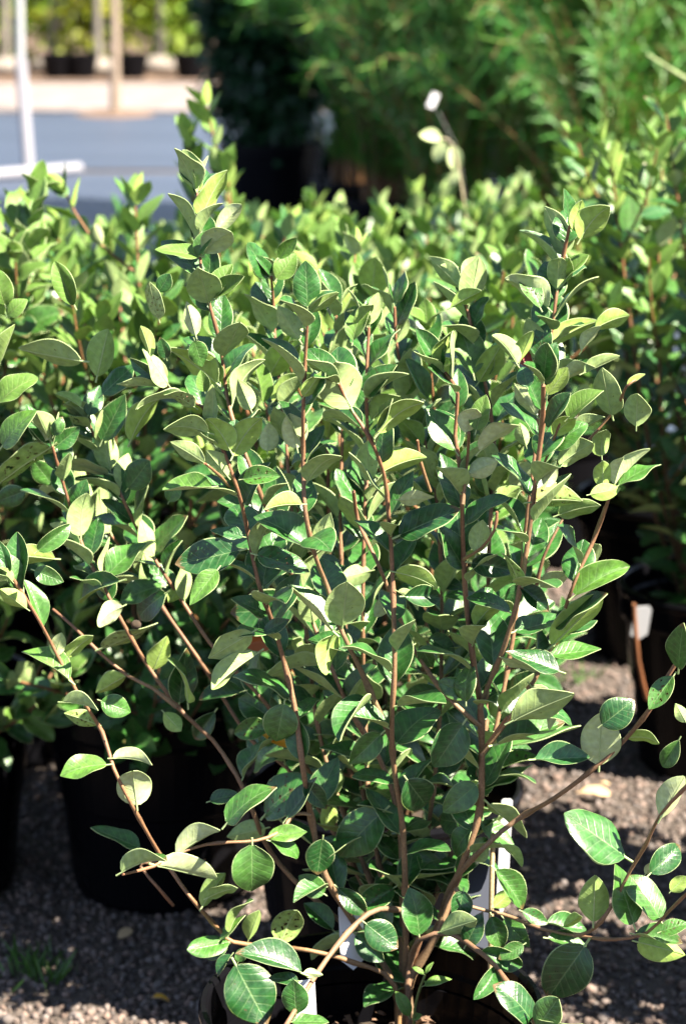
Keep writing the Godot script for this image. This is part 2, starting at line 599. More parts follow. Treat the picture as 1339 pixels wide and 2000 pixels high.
func chip_mesh() -> ArrayMesh:
	var st := SurfaceTool.new()
	st.begin(Mesh.PRIMITIVE_TRIANGLES)
	st.set_smooth_group(-1)
	var p: Array = []
	for k in 6:
		var a := TAU * k / 6.0
		var r := 1.0 + 0.35 * sin(k * 2.3)
		p.append(Vector3(cos(a) * r * 0.5, 0.12 * sin(k * 1.7), sin(a) * r * 0.28))
	var top := Vector3(0.05, 0.28, 0.02)
	var low := Vector3(0, -0.2, 0)
	for k in 6:
		for v in [p[k], top, p[(k + 1) % 6], p[(k + 1) % 6], low, p[k]]: st.add_vertex(v)
	st.generate_normals()
	return st.commit()

func pebble_mesh(seed_: int) -> ArrayMesh:
	var r := RandomNumberGenerator.new()
	r.seed = seed_
	var st := SurfaceTool.new()
	st.begin(Mesh.PRIMITIVE_TRIANGLES)
	st.set_smooth_group(0)
	var rings: Array = [[], [], []]
	for i in 3:
		for k in 7:
			var a := TAU * (k + i * 0.5) / 7.0
			var e: float = [-0.6, 0.1, 0.75][i]
			var q: float = sqrt(maxf(0.0, 1.0 - e * e)) * r.randf_range(0.78, 1.18)
			rings[i].append(Vector3(cos(a) * q * 0.5, e * 0.33, sin(a) * q * 0.40))
	var top := Vector3(r.randf_range(-0.1, 0.1), 0.36, 0)
	for k in 7:
		var n := (k + 1) % 7
		for i in 2:
			for v in [rings[i][k], rings[i + 1][k], rings[i + 1][n], rings[i][k], rings[i + 1][n], rings[i][n]]: st.add_vertex(v)
		for v in [rings[2][k], top, rings[2][n]]: st.add_vertex(v)
	st.index()
	st.generate_normals()
	return st.commit()

func pot(where: Vector3, shapes: Array, soil: Mesh, label: String, group: String) -> Node3D:
	var o := thing("nursery_pot", where, label, "plant pot", group)
	put("wall", shapes[0], M.pot, o)
	put("rim", shapes[1], M.pot, o)
	put("potting_soil", soil, M.soil, o)
	o.rotation.y = rng.randf() * TAU
	return o

# ------------------------------------------------------------------ background plants
func blade(long: float, broad: float) -> ArrayMesh:
	# a narrow bent leaf, unit frame: y along, z out; thick enough to have two faces
	var st := SurfaceTool.new()
	st.begin(Mesh.PRIMITIVE_TRIANGLES)
	st.set_smooth_group(0)
	var w := [0.25, 1.0, 0.75, 0.05]
	for i in 3:
		var y0 := long * i / 3.0
		var y1 := long * (i + 1) / 3.0
		var z0 := -0.12 * long * pow(i / 3.0, 2)
		var z1 := -0.12 * long * pow((i + 1) / 3.0, 2)
		for s in [-1.0, 1.0]:
			var a := Vector3(0, y0, z0)
			var b := Vector3(0, y1, z1)
			var c := Vector3(s * broad * 0.5 * w[i + 1], y1, z1 + broad * 0.18 * w[i + 1])
			var d := Vector3(s * broad * 0.5 * w[i], y0, z0 + broad * 0.18 * w[i])
			for v in ([a, b, c, a, c, d] if s > 0 else [a, c, b, a, d, c]): st.add_vertex(v)
	st.index()
	st.generate_normals()
	return st.commit()

func foliage_material(c: Color, back: Color, rough: float) -> StandardMaterial3D:
	var m := StandardMaterial3D.new()
	m.albedo_color = Color.WHITE
	m.vertex_color_use_as_albedo = true
	m.roughness = rough
	m.backlight_enabled = true
	m.backlight = back
	return m

func willow(where: Vector3, tall: float, n: int, label: String, leaf: Mesh, broad: float) -> void:
	var o := thing("willow_shrub", where, label, "shrub", "feathery willow shrubs behind the cotoneasters")
	var st := SurfaceTool.new()
	st.begin(Mesh.PRIMITIVE_TRIANGLES)
	var spots: Array = []
	var tints: Array = []
	for i in n:
		var a := rng.randf() * TAU
		var far := rng.randf_range(0.08, broad)
		var h := tall * rng.randf_range(0.55, 1.05) * (1.0 - 0.35 * far)
		var foot := Vector3(cos(a), 0, sin(a)) * rng.randf_range(0.02, 0.10) + Vector3(0, 0.16, 0)
		var mid := Vector3(cos(a) * far * 0.35, h * 0.62, sin(a) * far * 0.35)
		var head := Vector3(cos(a) * far, h, sin(a) * far)
		var droop := head + Vector3(cos(a) * 0.2 * broad, -0.03, sin(a) * 0.2 * broad)
		var pts := smooth_line([foot, mid, head, droop], 0.05)
		tube(st, pts, 0.0035, 0.0012, Color(0.24, 0.12, 0.04), Color(0.26, 0.15, 0.05), 4)
		var spin := rng.randf() * TAU
		for k in range(3, pts.size() - 1):
			var dir := (pts[k + 1] - pts[k]).normalized()
			for e in 6:
				spin += 2.4
				var r := dir.cross(Vector3(0.2, 0.1, 1)).normalized().rotated(dir, spin)
				var axis := dir * rng.randf_range(0.5, 1.1) + r * 0.8
				spots.append(leaf_frame(pts[k].lerp(pts[k + 1], e / 6.0), axis, dir - r * 0.3, rng.randf_range(0.7, 1.25)))
				var v := rng.randf_range(0.65, 1.35)
				var w := rng.randf()
				tints.append(Color(0.058 * v + 0.070 * w * w * w * v, 0.215 * v, 0.036 * v))
	var s := put("stems", st.commit(), M.bark, o)
	s.set_meta("kind", "stuff")
	scatter("foliage", leaf, M.willow_leaf, spots, o, tints)

func clump(o: Node3D, middle: Vector3, size: Vector3, n: int, mesh: Mesh, m: Material, base: Color, vary: float, leaf_size: float) -> void:
	# leaves spread through an uneven crown, thinner in some places, in small bunches
	var lump := FastNoiseLite.new()
	lump.seed = rng.randi() % 1000
	lump.frequency = 2.2
	var spots: Array = []
	var tints: Array = []
	while spots.size() < n:
		var v := Vector3(rng.randfn(), rng.randfn(), rng.randfn()).normalized()
		var r := pow(rng.randf(), 0.45) * (0.86 + 0.5 * lump.get_noise_3dv(v * 1.2))
		var p := middle + v * r * size
		if lump.get_noise_3dv(p * 3.0) < -0.22: continue
		var tone := 1.0 + vary * rng.randf_range(-1, 1)
		for k in 4:
			var q := p + Vector3(rng.randfn(), rng.randfn(), rng.randfn()) * leaf_size * 0.6
			var axis := v + Vector3(rng.randfn(), rng.randfn() * 0.6 + 0.1, rng.randfn()) * 0.7
			spots.append(leaf_frame(q, axis, Vector3(rng.randfn() * 0.5, 1, rng.randfn() * 0.5) + v * 0.4, leaf_size * rng.randf_range(0.7, 1.3)))
			var w := tone * rng.randf_range(0.8, 1.2)
			tints.append(Color(base.r * w * rng.randf_range(0.85, 1.25), base.g * w, base.b * w))
	scatter("foliage", mesh, m, spots, o, tints)

# ------------------------------------------------------------------ the scene
func _ready() -> void:
	rng.seed = 20240
	# camera
	var cam := Camera3D.new()
	cam.name = "camera"
	cam.position = EYE
	cam.rotation.x = -PITCH
	cam.near = 0.05
	cam.far = 600.0
	cam.fov = 24.0
	var lens := CameraAttributesPhysical.new()
	lens.frustum_focal_length = 12.0 / tan(deg_to_rad(12.0))
	lens.frustum_focus_distance = 1.77
	lens.frustum_near = 0.05
	lens.frustum_far = 600.0
	lens.exposure_aperture = 5.4
	cam.attributes = lens
	add_child(cam)
	# sky, exposure
	var env := Environment.new()
	env.background_mode = Environment.BG_SKY
	var sky_mat := ProceduralSkyMaterial.new()
	sky_mat.sky_top_color = lin(0.20, 0.27, 0.42)
	sky_mat.sky_horizon_color = lin(0.50, 0.62, 0.80)
	sky_mat.sky_curve = 0.12
	sky_mat.ground_bottom_color = lin(0.08, 0.08, 0.07)
	sky_mat.ground_horizon_color = lin(0.30, 0.33, 0.36)
	sky_mat.sky_energy_multiplier = 1.0
	var sky := Sky.new()
	sky.sky_material = sky_mat
	env.sky = sky
	env.background_energy_multiplier = 0.42
	env.tonemap_mode = Environment.TONE_MAPPER_LINEAR
	env.tonemap_exposure = 5.7
	env.sdfgi_enabled = true
	env.ssao_enabled = true
	env.ssil_enabled = true
	var we := WorldEnvironment.new()
	we.name = "world_environment"
	we.environment = env
	add_child(we)
	# sun: high, from the right and a little behind the camera
	var sun := DirectionalLight3D.new()
	sun.name = "sun"
	sun.light_color = Color(1.0, 0.955, 0.88)
	sun.light_energy = 1.6
	sun.light_angular_distance = 0.5
	sun.shadow_enabled = true
	sun.look_at_from_position(Vector3(0.60, 0.80, 0.34) * 20.0, Vector3.ZERO, Vector3.UP)
	add_child(sun)

	make_materials()
	leaf_materials()
	leaf_shapes()
	make_ground()
	make_front_shrub()
	make_rows()
	make_background()

func make_materials() -> void:
	var bark := StandardMaterial3D.new()
	bark.vertex_color_use_as_albedo = true
	bark.albedo_texture = noise_tex(0.09, Color(0.60, 0.58, 0.56), Color(1, 1, 1), 3)
	bark.uv1_triplanar = true
	bark.uv1_world_triplanar = true
	bark.uv1_scale = Vector3(28, 14, 28)
	bark.roughness = 0.62
	M.bark = bark
	var p := StandardMaterial3D.new()
	p.albedo_color = lin(0.0035, 0.0035, 0.0045)
	p.metallic_specular = 0.2
	p.roughness = 0.42
	p.roughness_texture = noise_tex(0.02, Color(0.35, 0.35, 0.35), Color(0.75, 0.75, 0.75), 9)
	p.uv1_triplanar = true
	p.uv1_scale = Vector3(4, 4, 4)
	M.pot = p
	var s := StandardMaterial3D.new()
	s.albedo_texture = noise_tex(0.05, lin(0.012, 0.009, 0.006), lin(0.07, 0.045, 0.028), 12)
	s.uv1_triplanar = true
	s.uv1_scale = Vector3(9, 9, 9)
	s.roughness = 1.0
	M.soil = s
	var g := StandardMaterial3D.new()
	g.albedo_texture = noise_tex(0.045, lin(0.03, 0.023, 0.018), lin(0.11, 0.085, 0.072), 21, 512)
	g.uv1_triplanar = true
	g.uv1_world_triplanar = true
	g.uv1_scale = Vector3(1.7, 1.7, 1.7)
	g.heightmap_enabled = true
	g.heightmap_texture = noise_tex(0.09, Color.BLACK, Color.WHITE, 22, 512)
	g.heightmap_scale = 0.8
	g.roughness = 0.95
	M.gravel = g
	var st := StandardMaterial3D.new()
	st.vertex_color_use_as_albedo = true
	st.roughness = 0.85
	M.stone = st
	var f := StandardMaterial3D.new()
	f.albedo_texture = noise_tex(0.008, lin(0.016, 0.026, 0.050), lin(0.042, 0.058, 0.095), 31)
	f.uv1_triplanar = true
	f.uv1_world_triplanar = true
	f.uv1_scale = Vector3(0.12, 0.5, 0.9)
	f.roughness = 0.5
	f.metallic_specular = 0.7
	M.fabric = f
	var r := StandardMaterial3D.new()
	r.albedo_texture = noise_tex(0.03, lin(0.12, 0.10, 0.095), lin(0.24, 0.205, 0.195), 33)
	r.uv1_triplanar = true
	r.uv1_world_triplanar = true
	r.uv1_scale = Vector3(0.5, 0.5, 0.5)
	r.roughness = 0.95
	M.road = r
	var mu := StandardMaterial3D.new()
	mu.albedo_texture = noise_tex(0.05, lin(0.06, 0.04, 0.028), lin(0.17, 0.105, 0.07), 35)
	mu.uv1_triplanar = true
	mu.uv1_world_triplanar = true
	mu.uv1_scale = Vector3(1.5, 1.5, 1.5)
	mu.roughness = 1.0
	M.mulch = mu
	var w := StandardMaterial3D.new()
	w.albedo_color = lin(0.62, 0.62, 0.65)
	w.roughness = 0.45
	M.white = w
	var pw := StandardMaterial3D.new()
	pw.albedo_color = lin(0.19, 0.19, 0.22)
	pw.roughness = 0.5
	M.pipe = pw
	var gp := StandardMaterial3D.new()
	gp.albedo_color = lin(0.30, 0.31, 0.33)
	gp.roughness = 0.7
	M.grey = gp
	var dark := StandardMaterial3D.new()
	dark.albedo_color = lin(0.05, 0.056, 0.075)
	dark.roughness = 0.9
	dark.metallic_specular = 0.15
	M.slate = dark
	var cane := StandardMaterial3D.new()
	cane.albedo_color = lin(0.55, 0.40, 0.20)
	cane.roughness = 0.5
	M.cane = cane
	M.willow_leaf = foliage_material(Color.WHITE, Color(0.7, 0.8, 0.4), 0.45)
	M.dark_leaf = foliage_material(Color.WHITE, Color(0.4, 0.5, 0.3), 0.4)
	M.tree_leaf = foliage_material(Color.WHITE, Color(1.0, 1.0, 0.5), 0.55)
	var burlap := StandardMaterial3D.new()
	burlap.albedo_texture = noise_tex(0.04, lin(0.12, 0.105, 0.09), lin(0.27, 0.235, 0.21), 41)
	burlap.uv1_triplanar = true
	burlap.uv1_scale = Vector3(2, 2, 2)
	burlap.roughness = 1.0
	M.burlap = burlap

func make_ground() -> void:
	structure("ground", sheet(-250, 250, -480, 6, 0.0), M.gravel, "gravel and bare soil of the nursery yard")
	structure("weed_fabric", sheet(-14, 14, -10.05, -4.35, 0.006), M.fabric, "black woven weed fabric laid behind the shrubs")
	structure("far_weed_fabric", sheet(-14, 14, -13.1, -10.2, 0.006), M.fabric, "bluish weed fabric shining in the sun beyond the pipe")
	structure("gravel_road", sheet(-30, 30, -15.4, -13.25, 0.008), M.road, "pale gravel road between the fabric and the trees")
	structure("mulch_bed", sheet(-30, 30, -24.0, -15.42, 0.012), M.mulch, "brown mulch bed under the row of trees")
	# loose stones of the near ground
	for kind in 3:
		var spots: Array = []
		var tints: Array = []
		for i in 14000:
			var z := -rng.randf_range(1.7, 4.33)
			var x := rng.randf_range(-0.25, 0.25) * -z + rng.randf_range(-0.1, 0.1)
			var s := rng.randf_range(0.004, 0.0105) * (1.7 if rng.randf() < 0.05 else 1.0)
			spots.append(Transform3D(Basis.from_euler(Vector3(rng.randf_range(-0.4, 0.4), rng.randf() * TAU, rng.randf_range(-0.4, 0.4))).scaled(Vector3(s, s, s)), Vector3(x, s * 0.18, z)))
			var v := rng.randf_range(0.03, 0.17)
			var warm := rng.randf()
			tints.append(Color(v * (0.92 + 0.25 * warm), v * 0.80, v * (0.76 - 0.12 * warm)))
		tag(scatter("gravel", pebble_mesh(70 + kind), M.stone, spots, null, tints), ["loose grey and pinkish gravel stones on the near ground", "scattered buff gravel stones among the pots", "small rounded gravel stones strewn between the rows"][kind], "gravel")
	var fallen: Array = []
	for i in 70:
		var z := -rng.randf_range(2.0, 4.2)
		fallen.append(leaf_frame(Vector3(rng.randf_range(-0.22, 0.22) * -z, 0.010, z), Vector3(rng.randfn(), rng.randfn() * 0.12, rng.randfn()), Vector3(rng.randfn() * 0.3, 1, rng.randfn() * 0.3), rng.randf_range(0.015, 0.032)))
	tag(scatter("leaf_litter", leaf_far[0], M.dry, fallen), "bits of dry brown leaf strewn over the gravel", "leaf litter", "", "stuff")
	# a few thin weeds in the gravel
	var wet: Array = []
	var wt: Array = []
	for c in [[70, 1905], [95, 1915], [60, 1890], [1120, 1330], [1090, 1215], [1135, 1190], [1060, 1345], [1180, 1225]]:
		var p := on_ground(c[0], c[1])
		for k in 26:
			var q := p + Vector3(rng.randfn() * 0.018, 0, rng.randfn() * 0.018)
			wet.append(leaf_frame(q, Vector3(rng.randfn() * 0.6, 1, rng.randfn() * 0.6), Vector3(rng.randfn(), 0.2, rng.randfn()), rng.randf_range(0.3, 0.8)))
			wt.append(Color(0.06, 0.14, 0.03) * rng.randf_range(0.7, 1.3))
	tag(scatter("weeds", blade(0.05, 0.005), M.willow_leaf, wet, null, wt), "thin green weeds sprouting in the gravel", "weeds", "", "stuff")

func P(x: float, y: float) -> Vector2:
	return Vector2(x, y)

func make_front_shrub() -> void:
	front = thing("cotoneaster_shrub", Vector3.ZERO, "large sharp cotoneaster shrub of many tan stems in the foremost black pot", "shrub")
	# upright stems
	stem([P(795, 1935), P(850, 1830), P(885, 1735), P(905, 1680), P(935, 1590), P(940, 1480), P(937, 1380), P(925, 1300), P(910, 1180), P(903, 1050), P(900, 930), P(888, 850), P(893, 770), P(868, 728)], 1.79, 1.71, 0.0052, 0.0016)
	stem([P(937, 1385), P(950, 1345), P(985, 1260), P(1015, 1150), P(1035, 1020), P(1045, 940), P(1058, 830), P(1060, 752)], 1.745, 1.69, 0.0030, 0.0022)
	stem([P(940, 1475), P(985, 1415), P(1045, 1325), P(1085, 1240), P(1120, 1140), P(1165, 1040), P(1192, 962), P(1215, 905)], 1.75, 1.70, 0.0026, 0.0014, 0.3)
	stem([P(800, 1930), P(880, 1760), P(950, 1500), P(1000, 1250), P(1030, 1000), P(1055, 800), P(1070, 700), P(1084, 590), P(1093, 530), P(1112, 440)], 1.81, 1.86, 0.0036, 0.0015)
	stem([P(793, 1940), P(790, 1700), P(784, 1600), P(768, 1490), P(765, 1400), P(770, 1290), P(765, 1100), P(758, 1000), P(750, 930), P(722, 855), P(685, 800), P(662, 750)], 1.79, 1.70, 0.0044, 0.0015)
	stem([P(766, 1450), P(740, 1390), P(700, 1300), P(668, 1235), P(640, 1150), P(615, 1085), P(596, 1000), P(592, 900), P(592, 790), P(596, 700), P(601, 610)], 1.765, 1.67, 0.0034, 0.0014)
	stem([P(770, 1930), P(690, 1800), P(635, 1710), P(608, 1600), P(590, 1490), P(574, 1375), P(540, 1240), P(505, 1140), P(482, 1030), P(465, 960), P(433, 872), P(395, 795), P(325, 755)], 1.80, 1.71, 0.0046, 0.0014)
	stem([P(785, 1930), P(780, 1620), P(740, 1480), P(690, 1400), P(645, 1300), P(596, 1180), P(545, 1060), P(490, 915), P(452, 812), P(440, 750), P(428, 665), P(405, 580), P(392, 520), P(388, 440), P(385, 375)], 1.81, 1.83, 0.0036, 0.0014)
	stem([P(937, 1418), P(895, 1382), P(856, 1340), P(804, 1262), P(770, 1180), P(735, 1095), P(700, 1020), P(690, 960)], 1.75, 1.80, 0.0027, 0.0017)
	stem([P(780, 1900), P(725, 1600), P(712, 1400), P(708, 1200), P(712, 1000), P(718, 880), P(715, 760), P(720, 640)], 1.83, 1.88, 0.0034, 0.0016)
	stem([P(790, 1900), P(700, 1500), P(672, 1200), P(664, 1000), P(668, 840), P(660, 700), P(655, 610)], 1.84, 1.93, 0.0034, 0.0014)
	stem([P(800, 1900), P(850, 1500), P(862, 1250), P(858, 1050), P(840, 900), P(800, 780), P(775, 680), P(770, 600)], 1.83, 1.93, 0.0034, 0.0014)
	stem([P(800, 1900), P(935, 1500), P(950, 1250), P(955, 1050), P(965, 880), P(945, 740), P(915, 620), P(905, 560)], 1.82, 1.90, 0.0036, 0.0016)
	stem([P(790, 1900), P(640, 1500), P(600, 1250), P(570, 1000), P(555, 820), P(540, 700), P(534, 600), P(530, 540)], 1.84, 1.93, 0.0034, 0.0013)
	# stems that lean out to one side
	stem([P(770, 1920), P(680, 1815), P(570, 1715), P(520, 1650), P(497, 1592), P(470, 1530), P(450, 1495), P(415, 1445), P(360, 1395), P(295, 1310), P(245, 1225), P(200, 1142), P(165, 1075), P(140, 1000), P(103, 872)], 1.80, 1.86, 0.0036, 0.0014, 0.5)
	stem([P(775, 1900), P(690, 1690), P(600, 1500), P(520, 1375), P(468, 1320), P(410, 1256), P(350, 1165), P(320, 1120), P(280, 1055), P(245, 985), P(210, 910), P(175, 830)], 1.84, 1.90, 0.0034, 0.0014, 0.5)
	stem([P(785, 1890), P(660, 1640), P(560, 1500), P(500, 1455), P(465, 1410), P(440, 1370), P(400, 1305), P(355, 1240), P(320, 1190), P(280, 1125), P(225, 1055), P(180, 1000), P(120, 935)], 1.86, 1.95, 0.0034, 0.0014, 0.5)
	stem([P(345, 1382), P(300, 1345), P(250, 1320), P(190, 1270), P(145, 1225), P(104, 1190)], 1.84, 1.88, 0.0023, 0.0014, 0.5)
	stem([P(770, 1925), P(690, 1880), P(600, 1856), P(520, 1848), P(455, 1840), P(430, 1818), P(370, 1750), P(335, 1700), P(310, 1665), P(262, 1580), P(222, 1500), P(200, 1430), P(150, 1350), P(110, 1275), P(70, 1200), P(22, 1125)], 1.78, 1.72, 0.0030, 0.0014, 0.1)
	stem([P(608, 1592), P(575, 1590), P(545, 1625), P(500, 1642), P(450, 1645), P(400, 1650), P(345, 1668), P(300, 1692), P(240, 1708)], 1.78, 1.70, 0.0022, 0.0013, 0.4)
	stem([P(400, 1680), P(360, 1700), P(300, 1685), P(275, 1692), P(310, 1735), P(338, 1768)], 1.86, 1.84, 0.0018, 0.0016)
	stem([P(800, 1780), P(740, 1776), P(700, 1800), P(655, 1850), P(610, 1915), P(560, 2000), P(545, 2020)], 1.78, 1.62, 0.0034, 0.0022, 0.9)
	stem([P(800, 1900), P(820, 1835), P(880, 1824), P(930, 1855), P(965, 1885), P(1000, 1935), P(1030, 1975), P(1050, 2010)], 1.78, 1.64, 0.0034, 0.0022, 0.9)
	stem([P(890, 1735), P(916, 1770), P(980, 1785), P(1060, 1815), P(1130, 1828), P(1200, 1835), P(1262, 1822), P(1305, 1780), P(1345, 1740)], 1.77, 1.66, 0.0022, 0.0014, 0.5)
	stem([P(850, 1830), P(880, 1730), P(950, 1650), P(1010, 1600), P(1080, 1560), P(1150, 1508), P(1216, 1448), P(1268, 1385), P(1300, 1325), P(1338, 1265), P(1362, 1200)], 1.79, 1.66, 0.0036, 0.0018, 0.7)
	stem([P(1120, 1828), P(1150, 1820), P(1172, 1800), P(1196, 1765), P(1230, 1700), P(1260, 1650), P(1290, 1590), P(1345, 1530)], 1.69, 1.64, 0.0022, 0.0016, 0.4)
	# low stubs and side twigs
	stem([P(795, 1935), P(805, 1880), P(818, 1835), P(830, 1800)], 1.785, 1.77, 0.0046, 0.0036, 1.0)
	stem([P(938, 1470), P(960, 1440), P(990, 1400)], 1.75, 1.72, 0.002, 0.0013)
	stem([P(905, 1092), P(940, 1070), P(965, 1035), P(970, 1000)], 1.735, 1.71, 0.0018, 0.0013, 0.4)
	stem([P(1100, 1010), P(1060, 1090), P(1040, 1180)], 1.80, 1.82, 0.0014, 0.002)
	stem([P(1180, 990), P(1150, 1075), P(1128, 1140)], 1.78, 1.80, 0.0014, 0.002)
	stem([P(1130, 880), P(1200, 800), P(1222, 755), P(1245, 740)], 1.80, 1.76, 0.0018, 0.0011, 0.1)
	stem([P(903, 985), P(912, 900), P(915, 845)], 1.73, 1.70, 0.0018, 0.0014, 0.3)
	stem([P(840, 960), P(820, 900), P(815, 860)], 1.80, 1.78, 0.0018, 0.0013, 0.3)
	stem([P(455, 960), P(430, 930), P(400, 905)], 1.72, 1.69, 0.0016, 0.0012, 0.2)
	stem([P(1062, 905), P(1080, 860), P(1095, 820)], 1.73, 1.71, 0.0015, 0.0011, 0.3)
	traced_leaves()
	# the leaves behind them, spread along the same stems
	var all: Array = []
	var many := n_front

	for i in runs.size():
		var pts: PackedVector3Array = runs[i].pts
		if pts.size() < 22: continue
		var out: Array = []
		var back := pts[pts.size() / 2].z < -1.77
		leaves_along(pts, 0.12 if i < 14 else 0.45, 0.0115 if back else 0.019, 0.054, 0.042, 0.74, out)
		for e in out:
			var s := seen_at(e[0].origin + e[0].basis.y * 0.5)
			# bare wood low down and out to the lower left, as in the photograph
			if s.y > 1750 and rng.randf() < 0.5: continue
			if s.x < 480 and s.y > 1150: continue
			if s.x > 1130: continue
			if e[0].basis.y.normalized().dot(Vector3(0, 0.3, 1)) > 0.5 and rng.randf() < 0.6: continue
			all.append(e)
	leaves_as_parts(front, all, leaf_fine, maxi(0, 300 - many))
	# the odd coloured leaves and a dried berry
	var bits := [[at(470, 1262, 1.80), at(530, 1250, 1.80), 0.0, M.rust, "orange withered leaf"], [at(1068, 722, 1.86), at(1030, 708, 1.86), 0.0, M.red, "dark red leaf"], [at(1010, 1120, 1.95), at(842, 1295, 1.95), 0.0, M.yellow, ""], [at(590, 1455, 1.84), at(548, 1445, 1.84), 0.0, M.yellow, "yellow orange leaf"], [at(512, 1590, 1.82), at(520, 1545, 1.82), 0.0, M.red, ""], [at(880, 1135, 1.93), at(850, 1290, 1.93), 0.0, M.yellow, ""]]
	for b in bits:
		if b[4] == "": continue
		var o := add_leaf(front, leaf_fine[3], leaf_frame(b[0], b[1] - b[0], Vector3(0, 0.5, 1), 0.033), b[3], b[3])
		tag(o, b[4])
	var berry := SphereMesh.new()
	berry.radius = 0.0042
	berry.height = 0.0075
	berry.radial_segments = 12
	berry.rings = 8
	var be := put("berry", berry, M.soil, front)
	be.position = at(266, 1220, 1.84)

func traced_leaves() -> void:
	# each corner is the top left of a 670 x 500 part of the photograph, places in it are doubled
	corner = P(0, 0)
	lf(785, 855, 862, 650, 82, Y, 1, 0.1)
	lf(768, 745, 735, 622, 42, U)
	lf(770, 750, 772, 680, 26, Y)
	lf(800, 990, 908, 862, 95, L)
	lf(850, 895, 945, 798, 95, L)
	lf(780, 1000, 608, 970, 72, U)
	lf(772, 1000, 825, 890, 60, U)
	lf(1090, 1010, 1160, 928, 60, U)
	corner = P(669, 0)
	lf(870, 995, 795, 808, 100, L, 1)
	lf(915, 905, 910, 775, 46, Y)
	lf(925, 935, 1016, 772, 82, Y)
	corner = P(0, 500)
	lf(835, 165, 895, 22, 75, U, 1, 0.1)
	lf(845, 165, 955, 80, 45, U)
	lf(765, 310, 730, 178, 70, L)
	lf(650, 400, 625, 318, 62, U)
	lf(590, 395, 558, 272, 60, L)
	lf(640, 500, 588, 383, 85, L)
	lf(850, 500, 668, 328, 95, L, 0, 0.15)
	lf(800, 530, 785, 450, 60, U)
	lf(870, 510, 925, 430, 52, L)
	lf(860, 490, 845, 378, 30, L)
	lf(760, 590, 645, 503, 60, L)
	lf(815, 690, 632, 622, 75, L)
	lf(800, 808, 670, 723, 65, L)
	lf(890, 862, 808, 760, 110, L)
	lf(910, 780, 992, 608, 90, L)
	lf(900, 760, 830, 610, 80, L)
	lf(1065, 570, 1172, 450, 90, L)
	lf(1160, 752, 1128, 603, 110, L)
	lf(1045, 762, 1050, 650, 82, L)
	lf(1180, 970, 1022, 965, 62, L)
	lf(1160, 922, 1085, 838, 90, L)
	lf(950, 872, 1085, 850, 80, U)
	lf(1200, 880, 1302, 715, 70, L)
	lf(1065, 200, 1045, 68, 60, L)
	lf(1170, 330, 1085, 195, 88, L)
	lf(1070, 100, 1040, -22, 60, L)
	lf(1080, 90, 1156, -12, 82, U)
	lf(1200, 220, 1225, 73, 60, L)
	lf(1215, 222, 1312, 125, 60, L)
	lf(1185, 550, 1255, 455, 60, L)
	lf(1340, 620, 1195, 503, 80, L)
	lf(400, 722, 487, 543, 112, U, 0, -0.1)
	lf(350, 668, 263, 580, 70, L)
	lf(345, 622, 392, 500, 82, U)
	lf(315, 590, 230, 525, 52, L)
	lf(500, 908, 585, 798, 100, U)
	lf(425, 850, 232, 788, 50, L)
	lf(280, 1000, 332, 888, 90, U)
	lf(830, 902, 638, 920, 75, U)
	lf(320, 410, 73, 368, 112, L)
	lf(380, 472, 422, 288, 130, L)
	lf(400, 542, 527, 423, 82, U)
	lf(290, 192, 213, 28, 112, U)
	lf(200, 745, -12, 880, 92, L)
	lf(195, 715, 103, 618, 70, L)
	lf(210, 702, 245, 628, 72, U)
	lf(215, 747, 312, 668, 90, U)
	lf(10, 742, 107, 598, 80, U)
	lf(0, 572, 117, 448, 60, U)
	lf(100, 917, -12, 960, 82, U)
	lf(205, 892, 130, 798, 80, U)
	lf(510, 722, 592, 518, 92, L)
	lf(1030, 572, 990, 403, 76, U)
	lf(1050, 472, 1132, 328, 120, L)
	lf(620, 245, 580, 105, 50, L)
	lf(620, 140, 665, 70, 60, U)
	lf(980, 600, 930, 480, 110, L)
	lf(760, 330, 790, 430, 70, U)
	lf(30, 235, 92, 165, 55, U)
	lf(20, 190, -20, 60, 90, U)
	lf(0, 420, 60, 270, 70, L)
	lf(660, 960, 700, 880, 80, U)
	corner = P(669, 500)
	lf(840, 112, 892, -12, 90, Y)
	lf(845, 115, 946, -12, 60, U)
	lf(800, 202, 663, 43, 62, L)
	lf(770, 202, 700, 58, 80, D)
	lf(820, 342, 977, 228, 80, L)
	lf(985, 282, 1107, 213, 52, Y)
	lf(930, 372, 1002, 263, 62, L)
	lf(860, 482, 987, 393, 72, L)
	lf(940, 457, 1080, 393, 46, L)
	lf(680, 422, 603, 288, 66, L)
	lf(690, 412, 737, 288, 72, Y)
	lf(530, 492, 620, 350, 76, Y)
	lf(510, 462, 475, 263, 92, U)
	lf(390, 452, 376, 278, 66, L)
	lf(95, 542, 192, 423, 92, U)
	lf(240, 542, 312, 453, 62, U)
	lf(330, 562, 258, 398, 82, U)
	lf(110, 642, 217, 523, 76, L)
	lf(140, 692, 277, 518, 60, L)
	lf(205, 342, 252, 243, 70, L)
	lf(420, 202, 542, 128, 80, L)
	lf(440, 762, 333, 593, 92, U)
	lf(310, 737, 213, 598, 70, L)
	lf(300, 682, 253, 558, 62, U)
	lf(155, 842, 312, 758, 62, L)
	lf(405, 942, 343, 753, 86, L)
	lf(480, 692, 512, 568, 72, L)
	lf(520, 682, 557, 543, 82, U)
	lf(535, 762, 674, 608, 82, L)
	lf(490, 852, 605, 800, 100, L)
	lf(755, 622, 670, 498, 72, L)
	lf(715, 742, 690, 653, 76, L)
	lf(800, 672, 872, 533, 72, U)
	lf(880, 632, 997, 513, 82, D)
	lf(825, 752, 927, 633, 72, U)
	lf(900, 702, 1012, 608, 52, L)
	lf(820, 702, 902, 610, 62, Y)
	lf(845, 817, 972, 713, 92, L)
	lf(1050, 622, 1008, 443, 96, L)
	lf(1145, 667, 1150, 523, 96, L, 1)
